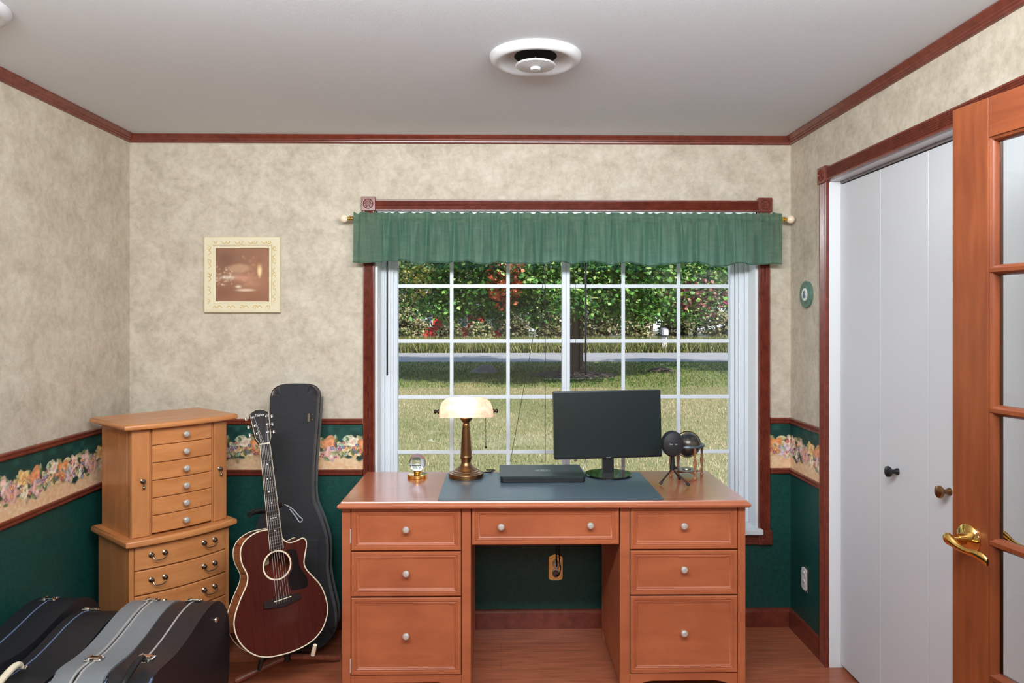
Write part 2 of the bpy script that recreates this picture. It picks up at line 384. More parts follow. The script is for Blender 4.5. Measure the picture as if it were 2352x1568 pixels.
# --- wallpaper border print
def paint_border(length, seed, u0=0.0):
    h, px = .223, .0024
    nx, nz = int(length/px)+1, int(h/px)+1
    u = np.linspace(0, length, nx)+u0; w = np.linspace(0, h, nz); U, Wz = np.meshgrid(u, w)
    rs = np.random.RandomState(5)
    def vn(U, W, s, k):
        r = np.random.RandomState(k); g = r.rand(64, 64); x = U*s; y = W*s
        xi = np.floor(x).astype(int); yi = np.floor(y).astype(int); fx = x-xi; fy = y-yi; fx = fx*fx*(3-2*fx); fy = fy*fy*(3-2*fy)
        G = lambda a, b: g[a % 64, b % 64]
        return (G(xi, yi)*(1-fx)+G(xi+1, yi)*fx)*(1-fy)+(G(xi, yi+1)*(1-fx)+G(xi+1, yi+1)*fx)*fy
    n1 = vn(U, Wz, 35, 1); n2 = vn(U, Wz, 90, 2)
    dark = np.array(C(22, 62, 56)); dark2 = np.array(C(40, 96, 84)); peach = np.array(C(226, 178, 132)); peach2 = np.array(C(238, 208, 172)); olive = np.array(C(96, 84, 52))
    img = dark+(dark2-dark)*(np.clip(n1*1.6-.7, 0, 1)*.8)[..., None]
    line = .068+.02*np.sin(U*21)+.03*(n1-.5)
    k = np.clip((line-Wz)/.012, 0, 1)[..., None]
    img = img*(1-k)+(peach+(peach2-peach)*n2[..., None])*k
    mid = np.exp(-((Wz-.095)/.03)**2)[..., None]*.6
    img = img*(1-mid)+(olive*(.6+.8*n2[..., None]))*mid
    period = .53
    def stamp(cx, cz, r, col, petals, rot, cen):
        for rep in range(-1, int((length+u0)/period)+2):
            X = U-(cx+rep*period); Z = Wz-cz
            if X.min() > r*1.2 or X.max() < -r*1.2: continue
            R = np.hypot(X, Z); A = np.arctan2(Z, X)+rot
            edge = r*(.82+.18*np.cos(A*petals))
            a = np.clip((edge-R)/(.12*r), 0, 1)[..., None]
            lay = .5+.5*np.cos(R/r*9+A*petals*.5+np.sin(A*3))
            shade = (.72+.34*lay)*(1.04-.3*np.clip(R/r, 0, 1)**2)
            cc = np.array(col)*shade[..., None]; cb = np.array(cen)
            cf = np.clip(1-R/(r*.45), 0, 1)[..., None]*.6
            cc = cc*(1-cf)+cb*cf
            img[:] = img*(1-a)+np.clip(cc, 0, 1)*a
    def leaf(cx, cz, L, ang, col):
        for rep in range(-1, int((length+u0)/period)+2):
            X = U-(cx+rep*period); Z = Wz-cz
            if X.min() > L or X.max() < -L: continue
            p = X*math.cos(ang)+Z*math.sin(ang); q = -X*math.sin(ang)+Z*math.cos(ang)
            wd = .24*L*np.clip(1-(2*p/L)**2, 0, 1)
            a = np.clip((wd-np.abs(q))/.0025, 0, 1)[..., None]
            cc = np.array(col)*(.8+.35*np.clip(q/(.2*L), -1, 1))[..., None]
            img[:] = img*(1-a)+np.clip(cc, 0, 1)*a
    lc = [C(196, 190, 140), C(150, 160, 110), C(224, 212, 160), C(186, 204, 176), C(120, 132, 84)]
    for i in range(46):
        leaf(rs.rand()*period, .07+rs.rand()*.09, .025+rs.rand()*.035, rs.rand()*PI, lc[rs.randint(5)])
    fl = [(.03, .125, .034, C(232, 190, 176), 5), (.085, .095, .036, C(224, 172, 160), 6), (.145, .135, .030, C(240, 200, 130), 4), (.155, .080, .026, C(236, 222, 178), 5),
          (.215, .125, .036, C(232, 160, 112), 3), (.225, .075, .033, C(232, 186, 178), 6), (.285, .105, .030, C(236, 208, 160), 5), (.335, .135, .028, C(238, 226, 200), 4),
          (.345, .082, .026, C(238, 206, 150), 5), (.395, .115, .034, C(230, 150, 92), 4), (.445, .085, .030, C(220, 200, 214), 6), (.475, .130, .030, C(240, 214, 190), 5), (.515, .08, .024, C(236, 226, 186), 4)]
    for i, (cx, cz, r, col, p) in enumerate(fl): stamp(cx, cz, r*1.38, tuple(min(1, q*1.12) for q in col), p, i*1.3, C(214, 120, 90) if i % 3 else C(250, 236, 210))
    small = [C(112, 104, 140), C(140, 132, 170), C(190, 90, 86), C(176, 70, 110), C(250, 236, 214), C(230, 160, 90)]
    for i in range(70):
        stamp(rs.rand()*period, .05+rs.rand()*.085, .006+rs.rand()*.007, small[rs.randint(6)], 3+rs.randint(3), rs.rand()*6, C(250, 240, 225))
    for i in range(30):
        leaf(rs.rand()*period, .05+rs.rand()*.12, .02+rs.rand()*.025, rs.rand()*PI, lc[rs.randint(5)])
    return U-u0, Wz, img
def border(parent, origin, along, length, u0):
    U, Wz, img = paint_border(length, 3, u0); nz, nx = U.shape
    o = np.array(origin); a = np.array(along)
    P = o+U[..., None]*a+Wz[..., None]*np.array([0, 0, 1.])
    idx = np.arange(nx*nz).reshape(nz, nx)
    F = np.stack([idx[:-1, :-1], idx[:-1, 1:], idx[1:, 1:], idx[1:, :-1]], -1).reshape(-1, 4)
    b = np_obj('wallpaper_border', P.reshape(-1, 3), F, M_PRINT, parent, img.reshape(-1, 3))
    b['label'] = 'wallpaper border printed with roses, fruit and leaves on dark green'
BZ = .791
border(W_LEFT, (XL+.002, YF, BZ), (0, 1, 0), YB-YF, .29)
border(W_BACK, (XL, YB-.002, BZ), (1, 0, 0), WX0-.055-XL, .30)
border(W_BACK, (WX1+.055, YB-.002, BZ), (1, 0, 0), XR-WX1-.055, .36)
border(W_RIGHT, (XR-.002, YB, BZ), (0, -1, 0), YB-CY1-.07, .44)

# --- mouldings (trims): crown, chair rails, baseboards
CROWN = [(0, 0), (.034, 0), (.036, -.006), (.030, -.012), (.024, -.018), (.020, -.019), (.019, -.023), (.014, -.027), (.013, -.033), (.008, -.037), (0, -.038)]
RAIL = [(0, 0), (.010, 0), (.013, .004), (.013, .010), (.009, .013), (.009, .015), (.013, .018), (.013, .024), (.010, .028), (0, .028)]
BASE = [(0, 0), (.016, 0), (.016, .072), (.012, .080), (.010, .090), (0, .093)]
trims = [0]
def trim(prof, p0, p1, u, name=None, mat=None):
    bm = new_bm(); extr(bm, prof, p0, p1, u, (0, 0, 1))
    trims[0] += 1
    return struct(name or 'trim_%d' % trims[0], bm, mat or W_TRIM, smooth=True)
trim(CROWN, (XL, YB, ZC), (XR, YB, ZC), (0, -1, 0)); trim(CROWN, (XL, YF, ZC), (XL, YB, ZC), (1, 0, 0)); trim(CROWN, (XR, YF, ZC), (XR, YB, ZC), (-1, 0, 0))
for z in (.763, 1.014):
    trim(RAIL, (XL, YB, z), (WX0-.062, YB, z), (0, -1, 0)); trim(RAIL, (WX1+.062, YB, z), (XR, YB, z), (0, -1, 0))
    trim(RAIL, (XL, YF, z), (XL, YB, z), (1, 0, 0)); trim(RAIL, (XR, CY1+.078, z), (XR, YB, z), (-1, 0, 0))
trim(BASE, (XL, YB, 0), (XR, YB, 0), (0, -1, 0), 'baseboard_back'); trim(BASE, (XL, YF, 0), (XL, YB, 0), (1, 0, 0), 'baseboard_left'); trim(BASE, (XR, CY1+.078, 0), (XR, YB, 0), (-1, 0, 0), 'baseboard_right')

def flute_prof(w, th, n=6):
    p = [(0, 0), (0, th*.7), (w*.04, th), (w*.12, th)]
    a0, a1 = w*.14, w*.86; step = (a1-a0)/n
    for k in range(n):
        x = a0+k*step
        p += [(x, th), (x+step*.25, th-.0035), (x+step*.5, th-.0045), (x+step*.75, th-.0035)]
    p += [(a1, th), (w*.96, th), (w, th*.7), (w, 0)]
    return p
def rosette(parent, c, u, n, s, th):
    """square block with a carved flower: centre c on the wall, u along the wall, n out of it"""
    u, n, c = Vector(u), Vector(n), Vector(c); M = frame_M(c, u, n, (0, 0, 1))
    bm = new_bm(); box(bm, -s/2, s/2, 0, th, -s/2, s/2, .002, 1, M)
    blk = obj('corner_block', bm, W_TRIM, parent)
    bm = new_bm(); Ml = frame_M(c+n*th, u, (0, 0, 1), n)
    lathe(bm, [(s*.36, -.002), (s*.36, .002), (s*.33, .004), (s*.30, .002), (s*.29, -.001)], segs=28, M=Ml)
    lathe(bm, [(s*.07, 0), (s*.06, .004), (0, .005)], segs=12, M=Ml)
    for k in range(12):
        a = k*PI/6; q = Ml @ Matrix.Rotation(a, 4, 'Z') @ Matrix.Translation((s*.18, 0, .0005)) @ Matrix.Diagonal((s*.10, s*.035, .0035, 1))
        bmesh.ops.create_icosphere(bm, subdivisions=1, radius=1, matrix=q)
    obj('carved_flower', bm, W_TRIM, blk)

# --- window
win = thing('window_1', None, None, (0, 0, 0), kind='structure')
def wpart(name, fn, mat, smooth=True, parent=win):
    bm = new_bm(); fn(bm); return obj(name, bm, mat, parent, smooth)
CW = .058
wpart('casing', lambda b: extr(b, flute_prof(CW, .02), (WX0-CW, YB, .46), (WX0-CW, YB, 2.07), (1, 0, 0), (0, -1, 0)), W_TRIM)
wpart('casing', lambda b: extr(b, flute_prof(CW, .02), (WX1, YB, .46), (WX1, YB, 2.07), (1, 0, 0), (0, -1, 0)), W_TRIM)
wpart('casing', lambda b: extr(b, flute_prof(CW, .02), (WX0, YB, 2.066), (WX1, YB, 2.066), (0, 0, 1), (0, -1, 0)), W_TRIM)
wpart('apron', lambda b: extr(b, flute_prof(.052, .018, 4), (WX0, YB, .412), (WX1, YB, .412), (0, 0, 1), (0, -1, 0)), W_TRIM)
for x in (WX0-CW/2-.002, WX1+CW/2+.002):
    for z in (2.101, .448): rosette(win, (x, YB, z), (1, 0, 0), (0, -1, 0), .070, .026)
def stool(b):
    box(b, WX0-.015, WX1+.015, YB-.045, YB+.10, .466, .494, .006)
wpart('sill', stool, M_WHITE)
def jambs(b):
    box(b, WX0-.002, WX0+.012, YB-.004, 3.735, .49, WZ1, .002); box(b, WX1-.012, WX1+.002, YB-.004, 3.735, .49, WZ1, .002); box(b, WX0, WX1, YB-.004, 3.735, WZ1-.012, WZ1+.002, .002)
wpart('jamb', jambs, M_WHITE)
GX0, GX1, GZ0, GZ1 = -.529, 1.187, .555, 1.985   # glazed field
GY = 3.715
def outer(b):
    xs = [(WX0+.012, WX0+.030, .0), (WX0+.030, WX0+.058, .014), (WX0+.058, WX0+.072, .022)]
    for i, (a, c, dy) in enumerate(xs):
        box(b, a, c, 3.665+dy, 3.745, .494, WZ1-.012, .002)
        a2, c2 = WX1-(a-WX0), WX1-(c-WX0); box(b, c2, a2, 3.665+dy, 3.745, .494, WZ1-.012, .002)
    box(b, WX0+.072, WX1-.072, 3.68, 3.745, .494, .53, .002); box(b, WX0+.072, WX1-.072, 3.68, 3.745, 2.01, WZ1-.012, .002)
wpart('frame', outer, M_VINYL)
MX0, MX1 = .316, .357
for (a, c) in ((GX0, MX0+.021), (MX1-.021, GX1)):
    def sash(b):
        xa = a-.022 if a == GX0 else a; xc = c+.022 if c == GX1 else c
        if a == GX0: box(b, xa, a, 3.695, 3.74, .53, 2.01, .003); box(b, MX0, MX0+.0204, 3.690, 3.74, .53, 2.01, .003)
        else: box(b, c, xc, 3.695, 3.74, .53, 2.01, .003); box(b, MX1-.0204, MX1, 3.690, 3.74, .53, 2.01, .003)
        l, r = (a, MX0) if a == GX0 else (MX1, c)
        box(b, l, r, 3.695, 3.74, .53, GZ0, .003); box(b, l, r, 3.695, 3.74, GZ1, 2.01, .003)
    s = wpart('sash', sash, M_VINYL)
    l, r = (GX0, MX0) if a == GX0 else (MX1, GX1)
    vx = [-.253, .038] if a == GX0 else [.635, .923]
    hz = [.847, 1.1315, 1.420, 1.704]
    def grille(b):
        for x in vx: box(b, x-.0095, x+.0095, GY-.003, GY+.003, GZ0, GZ1, .002)
    for x in vx:
        bm = new_bm(); box(bm, x-.0095, x+.0095, GY-.004, GY+.004, GZ0, GZ1, .002); obj('muntin', bm, M_VINYL, s)
    for z in hz:
        bm = new_bm(); box(bm, l, r, GY-.0036, GY+.0036, z-.0095, z+.0095, .002); obj('muntin', bm, M_VINYL, s)
    ex = [l]+vx+[r]; ez = [GZ0]+hz+[GZ1]
    for i in range(3):
        for j in range(5):
            bm = new_bm(); x0 = ex[i]; x1 = ex[i+1]
            vs = [bm.verts.new(p) for p in ((x0, GY+.008, ez[j]), (x1, GY+.008, ez[j]), (x1, GY+.008, ez[j+1]), (x0, GY+.008, ez[j+1]))]; bm.faces.new(vs)
            obj('pane', bm, M_GLASS, s, False)

# --- blinds drawn up behind the valance
def blind(x0, x1, zb, wand_x, cord, label):
    t = thing('window_blind', label, 'blind', ((x0+x1)/2, 3.61, 2.054))
    cx = (x0+x1)/2; w = (x1-x0)/2
    bm = new_bm(); box(bm, -w, w, -.025, .025, -.04, 0, .003); obj('head_rail', bm, M_WHITEP, t)
    n = 16; zz = np.linspace(-.046, zb-2.054+.02, n)
    for z in zz:
        bm = new_bm(); box(bm, -w+.004, w-.004, -.024, .024, z-.0012, z+.0012); obj('slat', bm, M_WHITEP, t, False)
    bm = new_bm(); box(bm, -w+.004, w-.004, -.025, .025, zb-2.054, zb-2.054+.016, .003); obj('bottom_rail', bm, M_WHITEP, t)
    bm = new_bm(); tube(bm, [(wand_x-cx, -.034, -.03), (wand_x-cx, -.036, 1.255-2.054)], .0045, 8); obj('tilt_wand', bm, M_BLACK, t)
    for pts in cord:
        bm = new_bm(); tube(bm, [(x-cx, y-3.61, z-2.054) for x, y, z in pts], .0013, 6); obj('lift_cord', bm, M_CORD, t)
    return t
blind(-.60, .325, 1.875, -.563, [[(.222, 3.575, 2.03), (.222, 3.575, .82)], [(.215, 3.575, 2.03), (.212, 3.57, 1.72), (.048, 3.53, .835)]], 'raised blind on the window half beside the picture, with two hanging cords')
b2 = blind(.348, 1.262, 1.945, .424, [[(.372, 3.575, 2.03), (.372, 3.575, .83)]], 'raised blind on the window half behind the monitor, with white cord tassel')
bm = new_bm(); lathe(bm, [(.003, .03), (.008, .022), (.010, .008), (.007, -.004), (.0, -.008)], (.372-.805, -.035, .795-2.054+.035), 12); obj('tassel', bm, M_WHITEP, b2)

# --- valance on a rod
rod = thing('curtain_rod', 'valance rod with cream ball finials and brass collars', 'curtain rod', (.33, 3.497, 2.022))
bm = new_bm(); Mx = frame_M((0, 0, 0), (0, 0, 1), (0, 1, 0), (1, 0, 0))
lathe(bm, [(.007, -1.045), (.007, 1.045)], segs=12, M=Mx); obj('rod', bm, M_BRASS, rod)
for s in (-1, 1):
    bm = new_bm(); Ms = frame_M((s*1.045, 0, 0), (0, 0, 1), (0, 1, 0), (s, 0, 0))
    lathe(bm, [(.008, 0), (.012, .003), (.012, .007), (.008, .010), (.012, .014), (.012, .018), (.008, .022), (.008, .03)], segs=16, M=Ms); obj('collar', bm, M_BRASS, rod)
    bm = new_bm(); lathe(bm, [(.020*math.sin(a), .045-.020*math.cos(a)) for a in np.linspace(.25, PI, 12)], segs=20, M=Ms); obj('finial', bm, M_CREAM, rod)
    bm = new_bm(); box(bm, s*1.03-.004, s*1.03+.004, -.004, .072, -.006, .006, .001); box(bm, s*1.03-.012, s*1.03+.012, .067, .073, -.02, .02, .002); obj('bracket', bm, M_BRASS, rod)
def make_valance():
    L = 2.085; nx, nz = 1100, 34; x0 = -.712
    u = np.linspace(0, L, nx); rs = np.random.RandomState(11)
    def wav(freqs, seed):
        r = np.random.RandomState(seed); s = np.zeros(nx)
        for f in freqs: s += np.sin(u*f*(1+.1*r.randn())+r.rand()*6.28+1.2*np.sin(u*r.uniform(2, 6)+r.rand()*6))/len(freqs)
        return s
    fold = wav([84, 66], 1); fold = 1.35*np.sign(fold)*np.abs(fold)**.75; fine = 1.6*wav([190, 240, 160], 2); big = wav([22, 30], 3); hem = wav([13, 26, 41], 4); rf = wav([120, 90, 210], 5)
    env = np.clip(np.minimum(u, L-u)/.18, .25, 1)
    V_, = [[]]; rows = []
    for j in range(nz):
        v = j/(nz-1)
        zt = 2.050+.008*rf; zbm = 1.803+.013*hem-.012*(u/L)+.006
        if v < .10:
            z = zt+(2.034-zt)*(v/.10); y = 3.486+.009*rf*(1-v/.10)+.006*fine
        elif v < .22:
            z = 2.034-.026*(v-.10)/.12+0*u; y = 3.4845+.0055*fine-.005*np.sin((v-.10)/.12*PI)
        else:
            k = (v-.22)/.78; z = 2.008+(zbm-2.008)*k
            y = 3.484-.004*k+env*((.010*fine*(1-.65*k))+fold*(.006+.018*min(1, k*1.4))+big*.014*k)
        x = x0+u+.004*np.roll(fold, 3)*v
        rows.append(np.stack([x, y, z+0*u], -1))
    P = np.stack(rows)
    # the ends turn back to the wall
    for side in (0, 1):
        pass
    idx = np.arange(nx*nz).reshape(nz, nx)
    F = np.stack([idx[:-1, :-1], idx[:-1, 1:], idx[1:, 1:], idx[1:, :-1]], -1).reshape(-1, 4)
    o = np_obj('valance', P.reshape(-1, 3), F, M_CLOTH, None, smooth=True)
    tag(o, 'gathered green cloth valance hanging across the top of the window', 'valance')
    hp = P[-1]; bm = new_bm()
    tube(bm, [(p[0], p[1]-.0006, p[2]+.004) for p in hp[::3]], .0022, 6); h = obj('hem', bm, M_CLOTH, o)
    return o
make_valance()

# --- closet: casing, jamb, bifold leaves
bm = new_bm()
clo = thing('door_1', None, None, (0, 0, 0), kind='structure')
def cpart(name, fn, mat, parent=clo): 
    bm = new_bm(); fn(bm); return obj(name, bm, mat, parent)
CCW = .066
cpart('casing', lambda b: extr(b, flute_prof(CCW, .02), (XR, CY1, 0), (XR, CY1, 2.14), (0, 1, 0), (-1, 0, 0)), W_TRIM)
cpart('casing', lambda b: extr(b, flute_prof(CCW, .02), (XR, CY0-CCW, 0), (XR, CY0-CCW, 2.14), (0, 1, 0), (-1, 0, 0)), W_TRIM)
cpart('casing', lambda b: extr(b, flute_prof(.064, .02), (XR, CY0, 2.141), (XR, CY1, 2.141), (0, 0, 1), (-1, 0, 0)), W_TRIM)
for y in (CY0-CCW/2, CY1+CCW/2): rosette(clo, (XR, y, 2.173), (0, 1, 0), (-1, 0, 0), .074, .027)
def cj(b):
    box(b, XR-.004, XR+.16, CY1-.001, CY1+.02, 0, CZT, .002); box(b, XR-.004, XR+.16, CY0-.02, CY0+.001, 0, CZT, .002); box(b, XR-.004, XR+.16, CY0, CY1, CZT-.001, CZT+.02, .002)
cpart('jamb', cj, M_WHITE)
cpart('track', lambda b: box(b, XR+.046, XR+.075, CY0, CY1, 2.129, 2.140), M_PLUG)
leafw = (CY1-CY0)/4
yb = [3.137, 2.806, 2.487, 2.162, 1.835]
for k in range(4):
    M = None
    bm = new_bm(); box(bm, XR+.045, XR+.079, yb[k+1]+.0015, yb[k]-.0015, .018, 2.124, .0025)
    lf = obj('bifold_leaf', bm, M_CLOSET, clo)
    if k in (1, 2):
        y = 2.682 if k == 1 else 2.367
        bm = new_bm(); Mk = frame_M((XR+.045, y, .960), (0, 1, 0), (0, 0, 1), (-1, 0, 0))
        lathe(bm, [(.013, 0), (.012, .006), (.008, .012), (.008, .022), (.017, .028), (.021, .034), (.020, .041), (.012, .046), (0, .047)], segs=24, M=Mk)
        obj('knob', bm, M_BLACK if k == 1 else M_BRONZE, lf)

# --- French door swung into the room
th = math.radians(9.7); DL = .91
lat = Vector((1.085, 1.71, 0)); dirh = Vector((math.sin(th), -math.cos(th), 0)); hinge = lat+dirh*DL
# local x from the latch stile to the hinge, local y away from the room's middle, z up
fd = thing('french_door', 'stained wooden glazed door standing open beside the white closet, brass lever', 'door', (lat.x, lat.y, 0), math.atan2(dirh.y, dirh.x))
TH = .040
def fpart(name, fn, mat, parent=fd):
    bm = new_bm(); fn(bm); return obj(name, bm, mat, parent)
ST = .104; Z0, Z1, GT, GB = .012, 2.036, 1.945, .420
fpart('stile', lambda b: box(b, 0, ST, 0, TH, Z0, Z1, .003), W_DOOR); fpart('stile', lambda b: box(b, DL-ST, DL, 0, TH, Z0, Z1, .003), W_DOOR)
fpart('rail', lambda b: box(b, ST, DL-ST, .0005, TH-.0005, GT, Z1, .002), W_DOORH); fpart('rail', lambda b: box(b, ST, DL-ST, .0005, TH-.0005, Z0, GB, .002), W_DOORH)
mz = [1.645, 1.3285, 1.0285, .7245]
gx0, gx1 = ST, DL-ST; mx = [gx0+(gx1-gx0)/3, gx0+2*(gx1-gx0)/3]
MP = lambda w: [(-w, .017), (-w*.7, .008), (-w*.35, .003), (w*.35, .003), (w*.7, .008), (w, .017), (w, .023), (w*.7, .032), (w*.35, .037), (-w*.35, .037), (-w*.7, .032), (-w, .023)]
for z in mz: fpart('muntin', lambda b: extr(b, MP(.0125), (gx0, 0, z), (gx1, 0, z), (0, 0, 1), (0, 1, 0)), W_DOORH)
for x in mx: fpart('muntin', lambda b: extr(b, MP(.0125), (x, 0, GB), (x, 0, GT), (1, 0, 0), (0, 1, 0)), W_DOOR)
STK = [(0, .004), (.006, .006), (.010, .012), (.011, .0196), (0, .0196)]
def sticking(b):
    extr(b, STK, (gx0, 0, GB), (gx0, 0, GT), (1, 0, 0), (0, 1, 0)); extr(b, STK, (gx1, 0, GB), (gx1, 0, GT), (-1, 0, 0), (0, 1, 0))
    extr(b, STK, (gx0, 0, GT), (gx1, 0, GT), (0, 0, -1), (0, 1, 0)); extr(b, STK, (gx0, 0, GB), (gx1, 0, GB), (0, 0, 1), (0, 1, 0))
fpart('glazing_bead', sticking, W_DOOR)
STK = [(a, TH-y) for a, y in STK]
fpart('glazing_bead', sticking, W_DOOR)
ex = [gx0]+mx+[gx1]; ez = [GB]+mz[::-1]+[GT]
for i in range(3):
    for j in range(5):
        bm = new_bm(); bm.faces.new([bm.verts.new(p) for p in ((ex[i], .020, ez[j]), (ex[i+1], .020, ez[j]), (ex[i+1], .020, ez[j+1]), (ex[i], .020, ez[j+1]))])
        obj('pane', bm, M_DGLASS, fd, False)
for sgn, y in ((-1, 0), (1, TH)):
    lv = None
    bm = new_bm(); Mk = frame_M((.050, y, 1.022), (1, 0, 0), (0, 0, 1), (0, sgn, 0))
    lathe(bm, [(.034, 0), (.034, .003), (.031, .007), (.020, .012), (.013, .016), (.012, .030)], segs=32, M=Mk); lv = obj('lever_rose', bm, M_BRASS, fd)
    bm = new_bm()
    # scrolled lever: a flattened tube running towards the hinge side
    tube(bm, [(.05, y+sgn*.028, 1.022), (.05, y+sgn*.052, 1.022)], .0105, 16)
    S = spline([(.036, .050, 1.024, .010, .008), (.044, .052, 1.024, .0135, .010), (.058, .053, 1.021, .0125, .009), (.078, .053, 1.014, .0085, .006), (.100, .052, 1.011, .0075, .005), (.120, .051, 1.012, .0085, .0045), (.140, .049, 1.008, .0105, .004), (.152, .048, 1.003, .008, .003)], 4, False)
    rings = [[bm.verts.new((q[0], y+sgn*(q[1]+q[4]*math.cos(2*PI*k/16)), q[2]+q[3]*math.sin(2*PI*k/16))) for k in range(16)] for q in S]
    for A, B in zip(rings, rings[1:]):
        for k in range(16): bm.faces.new((A[k], A[(k+1) % 16], B[(k+1) % 16], B[k]))
    bm.faces.new(rings[0]); bm.faces.new(rings[-1])
    obj('lever', bm, M_BRASS, lv)
bm = new_bm(); box(bm, -.001, .0005, .008, .032, .965, 1.08, 0); obj('latch_plate', bm, M_BRASS, fd)
for z in (.25, 1.02, 1.80):
    bm = new_bm(); lathe(bm, [(.007, -.045), (.007, .045)], (DL+.006, TH-.002, z), 10); box(bm, DL-.002, DL+.008, TH-.016, TH-.002, z-.045, z+.045); obj('hinge', bm, M_BRASS, fd)
# casing of the doorway (room side)
dw = thing('door_2', None, None, kind='structure')
for (p0, p1, u) in (((OX0-.066, YF, 0), (OX0-.066, YF, OZ), (1, 0, 0)), ((OX1, YF, 0), (OX1, YF, OZ), (1, 0, 0)), ((OX0, YF, OZ), (OX1, YF, OZ), (0, 0, 1))):
    bm = new_bm(); extr(bm, flute_prof(.066, .02), p0, p1, u, (0, 1, 0)); obj('casing', bm, W_TRIM, dw)
bm = new_bm(); box(bm, OX0, OX0+.02, YF-.12, YF, 0, OZ); obj('jamb', bm, W_TRIM, dw); bm = new_bm(); box(bm, OX0, OX1, YF-.12, YF, OZ-.02, OZ); obj('jamb', bm, W_TRIM, dw)

# --- ceiling fittings
v = thing('ceiling_vent', 'round white ceiling air diffuser with a dark throat', 'air vent', (.120, 2.475, ZC))
bm = new_bm(); lathe(bm, [(.158, 0), (.158, -.006), (.152, -.018), (.142, -.025), (.132, -.026), (.124, -.022), (.110, -.012), (.076, .004), (.075, .006)], segs=48, cap=False); obj('ring', bm, M_VENT, v)
bm = new_bm(); lathe(bm, [(.074, -.0012), (0, -.0012)], segs=32, cap=False); obj('throat', bm, M_DARK, v)
bm = new_bm(); lathe(bm, [(0, -.030), (.068, -.030), (.070, -.032), (.066, -.036), (.030, -.040), (0, -.041)], segs=36, cap=False); d = obj('damper_disc', bm, M_VENT, v)
bm = new_bm(); lathe(bm, [(.018, -.040), (.018, -.046), (.015, -.049), (0, -.050)], segs=20, cap=False); lathe(bm, [(.003, -.03), (.003, 0)], segs=8); obj('boss', bm, M_VENT, d)
v2 = copy_tree(v); v2.location = (-1.585, 2.075, ZC); v2['label'] = 'round white ceiling diffuser over the instrument cases, only its rim in view'
v = thing('fill_light_bar', 'long white fill light bar added over the doorway', 'wall lamp', (-.1, YF+.004, 2.26))  # unseen bar, added only as a body for the doorway fill light
bm = new_bm(); box(bm, -1.23, 1.23, 0, .06, -.13, .13, .006); obj('housing', bm, M_VENT, v)

